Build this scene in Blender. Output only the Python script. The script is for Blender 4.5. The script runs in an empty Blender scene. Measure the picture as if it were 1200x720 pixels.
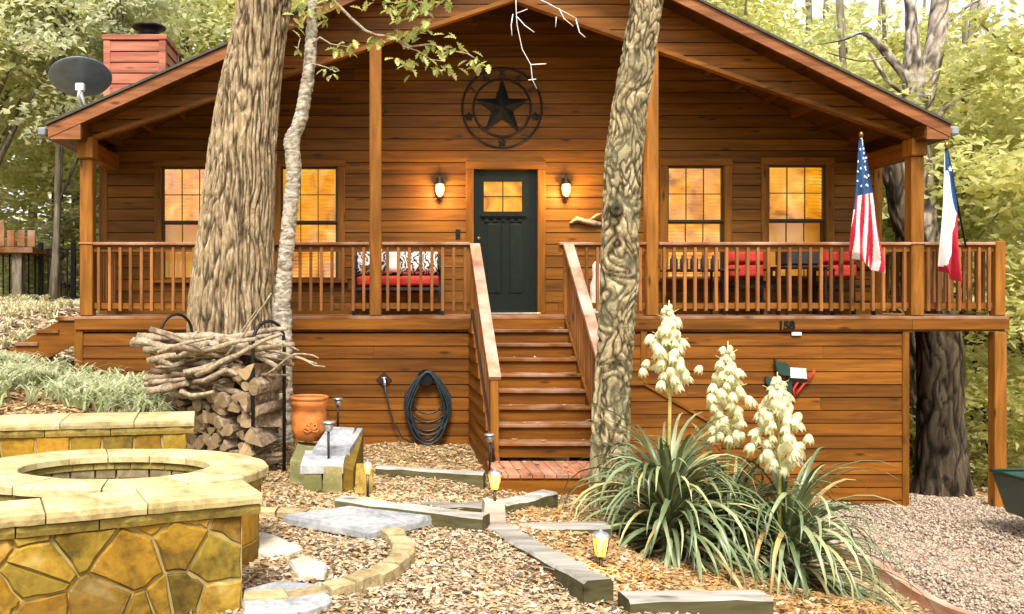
import bpy, math, random
import numpy as np
from mathutils import Vector, Matrix, noise

R = math.radians
rnd = random.Random(11)
nrs = np.random.RandomState(5)
SC = bpy.context.scene
COL = SC.collection

# ------------------------------------------------------------------ camera
FPX, XC, YC, CZ = 1058.0, 440.0, 350.0, 0.22      # focal length / principal point in pixels of the 1200x720 picture
cd = bpy.data.cameras.new("camera")
cam = bpy.data.objects.new("camera", cd)
COL.objects.link(cam)
cam.location = (0, 0, CZ)
cam.rotation_euler = (R(90), 0, 0)
cd.sensor_width = 36.0
cd.lens = FPX * 36.0 / 1200.0
cd.shift_x = (600 - XC) / 1200.0
cd.shift_y = -(360 - YC) / 1200.0
cd.clip_start = 0.1
cd.clip_end = 2000
SC.camera = cam

# ------------------------------------------------------------------ light
SUN_EL, SUN_AZ = 54.0, -172.0                       # sun high behind the camera, to the left; azimuth from +Y clockwise
w = bpy.data.worlds.new("World")
SC.world = w
w.use_nodes = True
nt = w.node_tree
sky = nt.nodes.new("ShaderNodeTexSky")
sky.sky_type = 'NISHITA'
sky.sun_disc = False
sky.sun_elevation = R(SUN_EL)
sky.sun_rotation = R(SUN_AZ)
sky.air_density = 1.0
sky.dust_density = 3.0
hs = nt.nodes.new("ShaderNodeHueSaturation")
hs.inputs["Saturation"].default_value = 0.3
bg = nt.nodes["Background"]
bg.inputs["Strength"].default_value = 0.15
nt.links.new(sky.outputs[0], hs.inputs["Color"])
nt.links.new(hs.outputs[0], bg.inputs["Color"])
sd = bpy.data.lights.new("sun", 'SUN')
sd.energy = 2.2
sd.angle = R(14)
sd.color = (1.0, 0.93, 0.82)
sun = bpy.data.objects.new("sun", sd)
COL.objects.link(sun)
sx, sy = math.sin(R(SUN_AZ)), math.cos(R(SUN_AZ))
sdir = Vector((sx * math.cos(R(SUN_EL)), sy * math.cos(R(SUN_EL)), math.sin(R(SUN_EL))))
sun.rotation_euler = sdir.to_track_quat('Z', 'Y').to_euler()
sun.location = (0, 0, 30)
SC.view_settings.view_transform = 'Standard'
SC.view_settings.look = 'None'
SC.view_settings.gamma = 1
SC.view_settings.exposure = 1.3

# ------------------------------------------------------------------ helpers
def P(px, py, d):
    return Vector(((px - XC) / FPX * d, d, CZ - (py - YC) / FPX * d))

def PX(px, d): return (px - XC) / FPX * d
def PZ(py, d): return CZ - (py - YC) / FPX * d

class MB:
    def __init__(s):
        s.v, s.f, s.m, s.sm = [], [], [], []
    def add(s, vs, fs, mat=0, smooth=False):
        o = len(s.v)
        s.v += [tuple(v) for v in vs]
        for f in fs:
            s.f.append([i + o for i in f]); s.m.append(mat); s.sm.append(smooth)
        return s
    def box(s, a, b, mat=0):
        x0, y0, z0 = a; x1, y1, z1 = b
        return s.add([(x0,y0,z0),(x1,y0,z0),(x1,y1,z0),(x0,y1,z0),(x0,y0,z1),(x1,y0,z1),(x1,y1,z1),(x0,y1,z1)],
              [(0,3,2,1),(4,5,6,7),(0,1,5,4),(1,2,6,5),(2,3,7,6),(3,0,4,7)], mat)
    def cbox(s, a, b, c=0.01, mat=0):
        """box with its front/side vertical and top/bottom edges chamfered"""
        x0, y0, z0 = a; x1, y1, z1 = b
        vs, fs = [], []
        rings = [(z0, c), (z0 + c, 0), (z1 - c, 0), (z1, c)]
        for z, k in rings:
            q = max(c, 0)
            pts = [(x0+q+k*.0, y0+k), (x1-q, y0+k), (x1-k, y0+q), (x1-k, y1-q), (x1-q, y1-k), (x0+q, y1-k), (x0+k, y1-q), (x0+k, y0+q)]
            vs += [(p[0], p[1], z) for p in pts]
        for r in range(3):
            for i in range(8):
                j = (i + 1) % 8
                fs.append((r*8+i, r*8+j, r*8+8+j, r*8+8+i))
        fs.append(tuple(range(7, -1, -1))); fs.append(tuple(range(24, 32)))
        return s.add(vs, fs, mat)
    def hexa(s, pts, mat=0):
        """8 points: bottom ring 0-3, top ring 4-7"""
        return s.add(pts, [(0,3,2,1),(4,5,6,7),(0,1,5,4),(1,2,6,5),(2,3,7,6),(3,0,4,7)], mat)
    def bar(s, p, q, w, h, mat=0, up=Vector((0,0,1))):
        p, q = Vector(p), Vector(q)
        d = (q - p).normalized()
        u = up - d * up.dot(d)
        if u.length < 1e-4:
            u = Vector((0,1,0)) - d * d.y
        u.normalize(); r = d.cross(u)
        r *= w/2; u *= h/2
        return s.hexa([p-r-u, p+r-u, q+r-u, q-r-u, p-r+u, p+r+u, q+r+u, q-r+u], mat)
    def tube(s, pts, rad, n=8, mat=0, cap=True, smooth=True, wob=0.0):
        pts = [Vector(p) for p in pts]
        if not hasattr(rad, '__len__'): rad = [rad]*len(pts)
        o = len(s.v)
        vs = []
        ref = Vector((0.13,0.97,0.21))
        for i, p in enumerate(pts):
            t = (pts[min(i+1, len(pts)-1)] - pts[max(i-1, 0)])
            t = t.normalized() if t.length > 1e-9 else Vector((0,0,1))
            a = ref - t*ref.dot(t)
            if a.length < .05: a = Vector((1,0,0)) - t*t.x
            a.normalize(); b = t.cross(a)
            for k in range(n):
                an = 2*math.pi*k/n
                r = rad[i]
                if wob: r *= 1 + wob*noise.noise(Vector((math.cos(an)*1.3+p.x*3, math.sin(an)*1.3+p.y*3, p.z*3)))
                vs.append(p + a*math.cos(an)*r + b*math.sin(an)*r)
        fs = []
        for i in range(len(pts)-1):
            for k in range(n):
                fs.append((i*n+k, i*n+(k+1)%n, (i+1)*n+(k+1)%n, (i+1)*n+k))
        s.add(vs, fs, mat, smooth)
        if cap:
            s.f.append([o+k for k in range(n-1,-1,-1)]); s.m.append(mat); s.sm.append(False)
            s.f.append([o+(len(pts)-1)*n+k for k in range(n)]); s.m.append(mat); s.sm.append(False)
        return s
    def lathe(s, prof, c, n=16, mat=0, smooth=True, axis=None):
        vs, fs = [], []
        c = Vector(c)
        q = axis.to_track_quat('Z','Y') if axis is not None else None
        for r, z in prof:
            for k in range(n):
                an = 2*math.pi*k/n
                v = Vector((math.cos(an)*r, math.sin(an)*r, z))
                if q: v = q @ v
                vs.append(c+v)
        for i in range(len(prof)-1):
            for k in range(n):
                fs.append((i*n+k, i*n+(k+1)%n, (i+1)*n+(k+1)%n, (i+1)*n+k))
        s.add(vs, fs, mat, smooth)
        o = len(s.v)-len(vs)
        if prof[0][0] > 1e-4:
            s.f.append([o+k for k in range(n-1,-1,-1)]); s.m.append(mat); s.sm.append(False)
        if prof[-1][0] > 1e-4:
            s.f.append([o+(len(prof)-1)*n+k for k in range(n)]); s.m.append(mat); s.sm.append(False)
        return s
    def prism(s, poly, fn, w0, w1, inset=0.0, mat=0):
        """poly of (u,v); fn(u,v,w)->xyz; extruded from w0 to w1, the far rim pulled in by inset"""
        n = len(poly)
        cu = sum(p[0] for p in poly)/n; cv = sum(p[1] for p in poly)/n
        def ins(k):
            out = []
            for u, v in poly:
                du, dv = cu-u, cv-v
                l = math.hypot(du, dv) or 1
                out.append((u+du/l*min(k, l*.6), v+dv/l*min(k, l*.6)))
            return out
        vs = [fn(u, v, w0) for u, v in poly]
        fs = []
        if inset:
            vs += [fn(u, v, w0+(w1-w0)*.6) for u, v in poly]
            vs += [fn(u, v, w1) for u, v in ins(inset)]
            L = 3
        else:
            vs += [fn(u, v, w1) for u, v in poly]; L = 2
        for r in range(L-1):
            for i in range(n):
                j = (i+1) % n
                fs.append((r*n+i, r*n+j, (r+1)*n+j, (r+1)*n+i))
        fs.append(tuple((L-1)*n+i for i in range(n)))
        fs.append(tuple(range(n-1,-1,-1)))
        return s.add(vs, fs, mat)
    def mesh(s, name, mats):
        me = bpy.data.meshes.new(name)
        me.from_pydata(s.v, [], s.f)
        for m in (mats if isinstance(mats, (list, tuple)) else [mats]):
            me.materials.append(m)
        me.polygons.foreach_set("material_index", s.m)
        me.polygons.foreach_set("use_smooth", s.sm)
        me.update()
        return me

def link(name, me, parent=None, loc=None, rot=None):
    o = bpy.data.objects.new(name, me)
    COL.objects.link(o)
    if parent is not None:
        o.parent = parent
        W = Matrix.Identity(4)
        p = parent
        chain = []
        while p is not None:
            chain.append(p); p = p.parent
        for q in reversed(chain):
            W = W @ (q.matrix_parent_inverse if q.parent else Matrix.Identity(4)) @ Matrix.LocRotScale(q.location, q.rotation_euler, q.scale)
        o.matrix_parent_inverse = W.inverted()
    if loc is not None: o.location = loc
    if rot is not None: o.rotation_euler = rot
    return o

def part(name, mb, mats, parent, loc=None, rot=None):
    return link(name, mb.mesh(name, mats) if isinstance(mb, MB) else mb, parent, loc, rot)

def tag(o, label=None, cat=None, group=None, kind=None):
    if label: o["label"] = label
    if cat: o["category"] = cat
    if group: o["group"] = group
    if kind: o["kind"] = kind
    return o

def thing(name, label, cat, loc, group=None):
    o = bpy.data.objects.new(name, None)
    COL.objects.link(o)
    o.location = loc
    o.empty_display_size = .1
    return tag(o, label, cat, group)

def solo(name, mb, mats, label, cat, group=None):
    o = link(name, mb.mesh(name, mats) if isinstance(mb, MB) else mb)
    return tag(o, label, cat, group)

def copy_tree(o, parent=None):
    c = o.copy(); COL.objects.link(c)
    if parent is not None: c.parent = parent
    for ch in o.children: copy_tree(ch, c)
    return c

def clip(poly, a, b, c):
    """keep the side a*x+b*y<=c of a convex polygon"""
    out = []
    n = len(poly)
    for i in range(n):
        p, q = poly[i], poly[(i+1) % n]
        dp, dq = a*p[0]+b*p[1]-c, a*q[0]+b*q[1]-c
        if dp <= 0: out.append(p)
        if (dp < 0 < dq) or (dq < 0 < dp):
            t = dp/(dp-dq)
            out.append((p[0]+(q[0]-p[0])*t, p[1]+(q[1]-p[1])*t))
    return out

def area(poly):
    return abs(sum(poly[i][0]*poly[(i+1) % len(poly)][1]-poly[(i+1) % len(poly)][0]*poly[i][1] for i in range(len(poly))))/2

def ccw(poly):
    a = sum(poly[i][0]*poly[(i+1) % len(poly)][1]-poly[(i+1) % len(poly)][0]*poly[i][1] for i in range(len(poly)))
    return poly if a > 0 else poly[::-1]

def ragged(poly, k=3, j=.007):
    out = []
    for i, p in enumerate(poly):
        q = poly[(i+1) % len(poly)]
        n = k if math.hypot(q[0]-p[0], q[1]-p[1]) > .06 else 1
        for a in range(n):
            t = a/n
            out.append((p[0]+(q[0]-p[0])*t+(rnd.uniform(-j, j) if a else rnd.uniform(-j, j)*.6), p[1]+(q[1]-p[1])*t+(rnd.uniform(-j, j) if a else rnd.uniform(-j, j)*.6)))
    return out

def voronoi(u0, u1, v0, v1, seeds, gap=.012):
    cells = []
    for i, (x, y) in enumerate(seeds):
        poly = [(u0,v0),(u1,v0),(u1,v1),(u0,v1)]
        for j, (X, Y) in enumerate(seeds):
            if i == j: continue
            a, b = X-x, Y-y
            l = math.hypot(a, b)
            c = (X*X+Y*Y-x*x-y*y)/2 - gap*.5*l
            poly = clip(poly, a, b, c)
            if len(poly) < 3: break
        if len(poly) >= 3 and area(poly) > 2e-4:
            cells.append(ccw(poly))
    return cells

# ------------------------------------------------------------------ materials
def nodes(name):
    m = bpy.data.materials.new(name)
    m.use_nodes = True
    t = m.node_tree
    return m, t, t.nodes["Principled BSDF"], t.nodes["Material Output"]

def nd(t, typ, **kw):
    n = t.nodes.new(typ)
    for k, v in kw.items():
        if k in n.inputs: n.inputs[k].default_value = v
        else: setattr(n, k, v)
    return n

def ramp(t, fac, stops):
    n = t.nodes.new("ShaderNodeValToRGB")
    e = n.color_ramp.elements
    while len(e) < len(stops): e.new(.5)
    for i, (p, c) in enumerate(stops):
        e[i].position = p; e[i].color = (*c, 1) if len(c) == 3 else c
    t.links.new(fac, n.inputs[0])
    return n

def mix(t, fac, a, b, typ='MIX'):
    n = t.nodes.new("ShaderNodeMix"); n.data_type = 'RGBA'; n.blend_type = typ
    for s, v in ((0, fac), (6, a), (7, b)):
        if hasattr(v, 'is_linked') or isinstance(v, bpy.types.NodeSocket): t.links.new(v, n.inputs[s])
        elif s == 0: n.inputs[0].default_value = v
        else: n.inputs[s].default_value = (*v, 1)
    return n.outputs[2]

def bump(t, h, bsdf, strength=.4, dist=.01):
    b = nd(t, "ShaderNodeBump", Strength=strength, Distance=dist)
    t.links.new(h, b.inputs["Height"])
    t.links.new(b.outputs[0], bsdf.inputs["Normal"])

def coords(t, scale=(1,1,1), offs_rand=0.0):
    tc = t.nodes.new("ShaderNodeTexCoord")
    mp = nd(t, "ShaderNodeMapping")
    mp.inputs["Scale"].default_value = scale
    t.links.new(tc.outputs["Object"], mp.inputs["Vector"])
    if offs_rand:
        oi = t.nodes.new("ShaderNodeObjectInfo")
        ml = nd(t, "ShaderNodeMath", operation='MULTIPLY'); ml.inputs[1].default_value = offs_rand
        t.links.new(oi.outputs["Random"], ml.inputs[0])
        cb = t.nodes.new("ShaderNodeCombineXYZ")
        t.links.new(ml.outputs[0], cb.inputs[0]); t.links.new(ml.outputs[0], cb.inputs[1]); t.links.new(ml.outputs[0], cb.inputs[2])
        t.links.new(cb.outputs[0], mp.inputs["Location"])
    return mp.outputs[0]

def wood(name, base, axis='X', rough=.55, var=.35, weather=0.0):
    m, t, b, _ = nodes(name)
    sc = {'X': (.7, 6, 9), 'Y': (6, .7, 9), 'Z': (8, 8, .8)}[axis]
    v = coords(t, sc, 37.0)
    n1 = nd(t, "ShaderNodeTexNoise", Scale=2.2, Detail=6, Roughness=.62, Distortion=.6); t.links.new(v, n1.inputs["Vector"])
    n2 = nd(t, "ShaderNodeTexNoise", Scale=.55, Detail=3); t.links.new(v, n2.inputs["Vector"])
    dark = tuple(c*.62 for c in base); lite = (min(1, base[0]*1.35), min(1, base[1]*1.45), min(1, base[2]*1.6))
    r = ramp(t, n1.outputs[0], [(.28, dark), (.5, base), (.74, lite)])
    oi = t.nodes.new("ShaderNodeObjectInfo")
    rr = ramp(t, oi.outputs["Random"], [(0, (1-var,)*3), (1, (1+var*.6,)*3)])
    c = mix(t, 1.0, r.outputs[0], rr.outputs[0], 'MULTIPLY')
    st = ramp(t, n2.outputs[0], [(.33, (.55,.52,.48)), (.6, (1.12,1.09,1.0))])
    c = mix(t, .75, c, st.outputs[0], 'MULTIPLY')
    # knots
    kv = coords(t, {'X': (1.7, 5, 6.5), 'Y': (5, 1.7, 6.5), 'Z': (6, 6, 1.7)}[axis], 11.0)
    vo = nd(t, "ShaderNodeTexVoronoi", Scale=1.0); t.links.new(kv, vo.inputs["Vector"])
    kr = ramp(t, vo.outputs["Distance"], [(.06, (1,1,1)), (.17, (0,0,0))])
    c = mix(t, kr.outputs[0], c, tuple(x*.28 for x in base))
    if weather:
        wn = nd(t, "ShaderNodeTexNoise", Scale=3.0, Detail=5); t.links.new(coords(t), wn.inputs["Vector"])
        wr = ramp(t, wn.outputs[0], [(.38, (0,0,0)), (.7, (weather,)*3)])
        c = mix(t, wr.outputs[0], c, (.62,.45,.36))
    t.links.new(c, b.inputs["Base Color"])
    b.inputs["Roughness"].default_value = rough
    b.inputs["Specular IOR Level"].default_value = .18
    bump(t, n1.outputs[0], b, .35, .004)
    return m

def plain(name, col, rough=.6, metal=0.0, var=.25, scale=9.0, spec=.4, bmp=.15, rand=0.2):
    m, t, b, _ = nodes(name)
    n1 = nd(t, "ShaderNodeTexNoise", Scale=scale, Detail=5); t.links.new(coords(t, offs_rand=5.0), n1.inputs["Vector"])
    r = ramp(t, n1.outputs[0], [(.3, tuple(c*(1-var) for c in col)), (.7, tuple(min(1, c*(1+var)) for c in col))])
    oi = t.nodes.new("ShaderNodeObjectInfo")
    rr = ramp(t, oi.outputs["Random"], [(0, (1-rand,)*3), (1, (1+rand,)*3)])
    t.links.new(mix(t, 1.0, r.outputs[0], rr.outputs[0], 'MULTIPLY'), b.inputs["Base Color"])
    b.inputs["Roughness"].default_value = rough
    b.inputs["Metallic"].default_value = metal
    b.inputs["Specular IOR Level"].default_value = spec
    if bmp: bump(t, n1.outputs[0], b, bmp, .01)
    return m

def emis(name, col, strength):
    m, t, b, _ = nodes(name)
    b.inputs["Base Color"].default_value = (*col, 1)
    b.inputs["Emission Color"].default_value = (*col, 1)
    b.inputs["Emission Strength"].default_value = strength
    return m

def stone(name, cols, scale=5.0, rough=.8, bmp=.5, moss=None, rand=.3):
    m, t, b, _ = nodes(name)
    v = coords(t, offs_rand=13.0)
    n1 = nd(t, "ShaderNodeTexNoise", Scale=scale, Detail=8, Roughness=.65, Distortion=.8); t.links.new(v, n1.inputs["Vector"])
    n2 = nd(t, "ShaderNodeTexNoise", Scale=scale*7, Detail=4); t.links.new(v, n2.inputs["Vector"])
    k = len(cols)
    r = ramp(t, n1.outputs[0], [(.3+.42*i/max(1, k-1), c) for i, c in enumerate(cols)])
    oi = t.nodes.new("ShaderNodeObjectInfo")
    rr = ramp(t, oi.outputs["Random"], [(0, (1-rand, 1-rand, 1-rand)), (.5, (1,1,1)), (1, (1+rand*.5, 1+rand*.42, 1+rand*.3))])
    c = mix(t, 1.0, r.outputs[0], rr.outputs[0], 'MULTIPLY')
    if name == 'flagstone':
        o2 = nd(t, "ShaderNodeMath", operation='FRACT'); m7 = nd(t, "ShaderNodeMath", operation='MULTIPLY'); m7.inputs[1].default_value = 7.31
        t.links.new(oi.outputs["Random"], m7.inputs[0]); t.links.new(m7.outputs[0], o2.inputs[0])
        hue = ramp(t, o2.outputs[0], [(0, (1.0,.95,.7)), (.3, (1.1,.86,.5)), (.55, (.8,.85,.75)), (.8, (1.12,1.12,1.3)), (1, (1.0,.72,.5))])
        c = mix(t, .9, c, hue.outputs[0], 'MULTIPLY')
        n4 = nd(t, "ShaderNodeTexNoise", Scale=2.2, Detail=5, Roughness=.7); t.links.new(coords(t), n4.inputs["Vector"])
        stn = ramp(t, n4.outputs[0], [(.36, (.30,.27,.22)), (.5, (1,1,1))])
        c = mix(t, .75, c, stn.outputs[0], 'MULTIPLY')
    sp = ramp(t, n2.outputs[0], [(.35, (.62,.6,.55)), (.55, (1,1,1))])
    c = mix(t, .6, c, sp.outputs[0], 'MULTIPLY')
    if moss:
        n3 = nd(t, "ShaderNodeTexNoise", Scale=2.6, Detail=6); t.links.new(v, n3.inputs["Vector"])
        mr = ramp(t, n3.outputs[0], [(.46, (0,0,0)), (.62, (.8,.8,.8))])
        c = mix(t, mr.outputs[0], c, moss)
    t.links.new(c, b.inputs["Base Color"])
    b.inputs["Roughness"].default_value = rough
    b.inputs["Specular IOR Level"].default_value = .25
    ad = nd(t, "ShaderNodeMath", operation='ADD'); t.links.new(n1.outputs[0], ad.inputs[0])
    ml = nd(t, "ShaderNodeMath", operation='MULTIPLY'); ml.inputs[1].default_value = .35; t.links.new(n2.outputs[0], ml.inputs[0])
    t.links.new(ml.outputs[0], ad.inputs[1])
    bump(t, ad.outputs[0], b, bmp, .02)
    return m

def leafmat(name, cols, trans=.45, rough=.5):
    """thin leaves: colour differs from leaf to leaf, light passes through"""
    m, t, b, out = nodes(name)
    g = t.nodes.new("ShaderNodeNewGeometry")
    r = ramp(t, g.outputs["Random Per Island"], [(i/(len(cols)-1), c) for i, c in enumerate(cols)])
    t.links.new(r.outputs[0], b.inputs["Base Color"])
    b.inputs["Roughness"].default_value = rough
    b.inputs["Specular IOR Level"].default_value = .3
    tr = t.nodes.new("ShaderNodeBsdfTranslucent")
    t.links.new(r.outputs[0], tr.inputs["Color"])
    mx = t.nodes.new("ShaderNodeMixShader"); mx.inputs[0].default_value = trans
    t.links.new(b.outputs[0], mx.inputs[1]); t.links.new(tr.outputs[0], mx.inputs[2])
    t.links.new(mx.outputs[0], out.inputs["Surface"])
    return m

RIDGED = ('oak_bark', 'elm_bark', 'pale_bark', 'grey_bark', 'dark_bark')
def bark(name, lo, mid, hi, scale=(14,14,2.2), strength=.8, moss=None):
    m, t, b, _ = nodes(name)
    v = coords(t, scale)
    n1 = nd(t, "ShaderNodeTexNoise", Scale=1.0, Detail=8, Roughness=.65, Distortion=1.2); t.links.new(v, n1.inputs["Vector"])
    r = ramp(t, n1.outputs[0], [(.3, lo), (.5, mid), (.68, hi)])
    c = r.outputs[0]
    if name in RIDGED:
        at = nd(t, "ShaderNodeAttribute", attribute_name="ridge")
        ar = ramp(t, at.outputs["Fac"], [(0.20, (.045,.035,.022)), (.42, (.55,.51,.45)), (.66, (1.25,1.22,1.15))])
        c = mix(t, .85, c, ar.outputs[0], 'MULTIPLY')
    if moss:
        n3 = nd(t, "ShaderNodeTexNoise", Scale=2.2, Detail=5); t.links.new(coords(t), n3.inputs["Vector"])
        mr = ramp(t, n3.outputs[0], [(.5, (0,0,0)), (.66, (.7,.7,.7))])
        c = mix(t, mr.outputs[0], c, moss)
    t.links.new(c, b.inputs["Base Color"])
    b.inputs["Roughness"].default_value = .9
    b.inputs["Specular IOR Level"].default_value = .15
    bump(t, n1.outputs[0], b, strength, .03)
    return m

M = {}
M['wall'] = wood('stained_plank', (.155,.058,.0045), 'X', var=.24)
M['skirt'] = wood('stained_skirt', (.175,.060,.0055), 'X', var=.24)
M['woody'] = wood('stained_depth', (.175,.060,.0055), 'Y', var=.14)
M['post'] = wood('stained_post', (.25,.096,.013), 'Z', var=.1)
M['trim'] = wood('stained_trim', (.185,.066,.007), 'X', var=.1)
M['trimz'] = wood('stained_trim_upright', (.185,.070,.006), 'Z', var=.1)
M['rake'] = wood('stained_rake', (.25,.095,.036), 'X', var=.1)
M['rail'] = wood('weathered_rail', (.26,.095,.04), 'X', var=.1, weather=.45)
M['raily'] = wood('weathered_handrail', (.44,.21,.13), 'Y', var=.1, weather=.75)
M['balus'] = wood('baluster_stain', (.26,.105,.032), 'Z', var=.2)
M['landing'] = wood('landing_boards', (.34,.13,.065), 'Y', .85, .12, weather=.3)
M['tread'] = wood('tread_stain', (.185,.066,.012), 'X', .8, .2, weather=.3)
M['chim'] = wood('chimney_stain', (.38,.125,.075), 'X', var=.2)
M['dark'] = plain('shadow_timber', (.022,.007,.004), .8)
M['shingle'] = plain('roof_shingle', (.06,.055,.05), .9)
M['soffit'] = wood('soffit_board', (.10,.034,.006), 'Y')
M['gutter'] = plain('gutter_metal', (.25,.26,.28), .4, .6)
M['door'] = plain('door_paint', (.0045,.0085,.0068), .5, 0, .25, 14, .2, .08)
M['metal'] = plain('black_metal', (.012,.012,.013), .45, .6, .3)
M['iron'] = plain('wrought_iron', (.018,.017,.016), .5, .5)
M['brass'] = plain('aged_brass', (.28,.17,.05), .35, .9)
M['chrome'] = plain('grey_metal', (.45,.47,.48), .35, .8)
M['sash'] = plain('bronze_sash', (.035,.024,.009), .5)
M['dish'] = plain('dish_grey', (.15,.18,.22), .45, .1, .15)
M['white'] = plain('white_paint', (.75,.75,.75), .6, 0, .05)
M['bulb'] = emis('lamp_glow', (1.0,.56,.12), 1.25)
M['bulb2'] = emis('lantern_glow', (1.0,.50,.08), .7)
M['rubber'] = plain('hose_rubber', (.014,.024,.028), .4, 0, .3)
M['terra'] = plain('terracotta', (.48,.155,.032), .6, 0, .35, 8)
M['red'] = plain('red_fabric', (.42,.022,.014), .8)
M['cream'] = plain('cream_fabric', (.62,.60,.55), .85)
M['seam'] = plain('black_fabric', (.02,.02,.022), .85)
M['stone'] = stone('flagstone', [(.13,.09,.02), (.27,.175,.02), (.34,.22,.03), (.42,.33,.13)], 3.4, rand=.5)
M['cope'] = stone('coping_stone', [(.26,.19,.07), (.54,.44,.22), (.68,.60,.38)], 3.0, bmp=.35, rand=.16)
M['cope2'] = stone('coping_edge', [(.16,.12,.03), (.30,.22,.05), (.38,.29,.09)], 6.0, bmp=.5, rand=.2)
M['edging'] = stone('weathered_edging', [(.20,.15,.065), (.42,.33,.17), (.56,.48,.31)], 5.0, rand=.3)
M['mortar'] = plain('mortar', (.33,.255,.10), .95)
M['pitin'] = stone('sooty_stone', [(.10,.08,.05), (.24,.19,.10), (.36,.31,.24)], 5)
M['blue'] = stone('bluestone', [(.20,.21,.23), (.36,.37,.39), (.50,.49,.48)], 3.5, bmp=.4, rand=.15)
M['pale'] = stone('pale_flag', [(.44,.39,.30), (.58,.53,.44), (.66,.62,.54)], 4, bmp=.3, rand=.1)
M['block'] = stone('mossy_block', [(.16,.15,.07), (.30,.27,.14), (.38,.35,.24)], 6, moss=(.115,.115,.035))
M['timber'] = wood('landscape_timber', (.085,.075,.035), 'X', .9, .2)
M['timbertop'] = wood('timber_weathered', (.33,.315,.29), 'X', .9, .2)
M['barkbig'] = bark('oak_bark', (.09,.06,.032), (.25,.185,.11), (.44,.36,.25), (16,16,5), 1.0)
M['barkmid'] = bark('elm_bark', (.09,.065,.03), (.26,.21,.12), (.48,.42,.28), (13,13,8), 1.0, moss=(.18,.165,.095))
M['birch'] = bark('pale_bark', (.10,.08,.055), (.29,.255,.205), (.46,.425,.37), (9,9,16), .7)
M['barkfar'] = bark('far_bark', (.05,.045,.03), (.13,.11,.075), (.24,.21,.15), (9,9,2), .8)
M['barkgrey'] = bark('grey_bark', (.13,.105,.085), (.33,.285,.25), (.52,.47,.43), (7,7,3.5), .7)
M['barkdark'] = bark('dark_bark', (.03,.022,.015), (.075,.058,.04), (.14,.115,.085), (12,12,2), .9)  # dark brown all over; the dark tree and the saplings share it
M['twig'] = bark('twig_bark', (.11,.08,.05), (.30,.235,.155), (.48,.40,.29), (20,20,20), .3)
M['logbark'] = bark('log_bark', (.075,.05,.03), (.235,.17,.11), (.42,.34,.25), (9,9,9), .8)
M['logend'] = wood('cut_wood', (.30,.21,.12), 'Z', .8, .25)
LEAF_A = leafmat('leaf_yellow_green', [(.56,.57,.17), (.68,.67,.25), (.76,.74,.36), (.60,.61,.21), (.76,.68,.26)], .66)
LEAF_B = leafmat('leaf_mid_green', [(.52,.55,.22), (.64,.65,.32), (.73,.72,.42), (.58,.59,.25), (.76,.71,.34)], .66)
LEAF_C = leafmat('leaf_grey_green', [(.50,.54,.32), (.62,.64,.42), (.71,.72,.52), (.56,.58,.32), (.76,.73,.42)], .66)
LEAF_NEAR = leafmat('leaf_spring', [(.34,.40,.08), (.46,.50,.13), (.55,.56,.20)], .45)
M['litter'] = leafmat('dry_leaf', [(.16,.09,.035), (.39,.25,.105), (.53,.38,.19), (.34,.19,.07), (.60,.48,.30), (.28,.16,.065)], .15, .7)
M['mulch'] = leafmat('red_mulch', [(.20,.09,.025), (.40,.20,.05), (.52,.32,.11), (.30,.14,.04)], .15, .7)
M['chip'] = leafmat('pale_chip', [(.28,.20,.13), (.52,.41,.30), (.60,.51,.41), (.42,.30,.19)], .1, .8)
M['gravelp'] = leafmat('pink_gravel', [(.17,.115,.075), (.32,.245,.18), (.44,.365,.29), (.25,.175,.12)], .0, .85)
M['grass'] = leafmat('pale_grass', [(.34,.40,.17), (.52,.55,.32), (.64,.64,.44), (.42,.46,.22)], .4, .5)
M['drygrass'] = leafmat('straw', [(.45,.40,.20), (.60,.55,.32), (.68,.64,.46)], .3, .6)
M['yucca'] = leafmat('yucca_leaf', [(.10,.13,.065), (.15,.18,.10)], .15, .4)
M['petal'] = leafmat('yucca_petal', [(.84,.79,.48), (.88,.85,.62)], .45, .5)
M['stalk'] = plain('flower_stalk', (.40,.36,.10), .6)
M['cart'] = plain('cart_green', (.010,.035,.028), .3, 0, .2, 6, .6, .05)
M['soil'] = plain('soil', (.06,.04,.025), .95)
M['fblue'] = plain('flag_blue', (.02,.075,.20), .8, rand=0)
M['fred'] = plain('flag_red', (.46,.018,.04), .8, rand=0)
M['fwhite'] = plain('flag_white', (.80,.79,.77), .8, 0, .05, rand=0)

# yucca leaves: a paler margin/tip grain differing per leaf object
def yucca_mat():
    m, t, b, _ = nodes('yucca_blade')
    oi = t.nodes.new("ShaderNodeObjectInfo")
    r = ramp(t, oi.outputs["Random"], [(0, (.07,.10,.04)), (.45, (.155,.20,.095)), (.78, (.27,.31,.17)), (.91, (.44,.43,.21)), (1, (.38,.26,.10))])
    n1 = nd(t, "ShaderNodeTexNoise", Scale=5.0, Detail=4); t.links.new(coords(t, (1,1,1), 9.), n1.inputs["Vector"])
    s = ramp(t, n1.outputs[0], [(.35, (.7,.75,.7)), (.65, (1.15,1.12,1.05))])
    t.links.new(mix(t, 1, r.outputs[0], s.outputs[0], 'MULTIPLY'), b.inputs["Base Color"])
    b.inputs["Roughness"].default_value = .36
    return m
M['yucca'] = yucca_mat()

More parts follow.
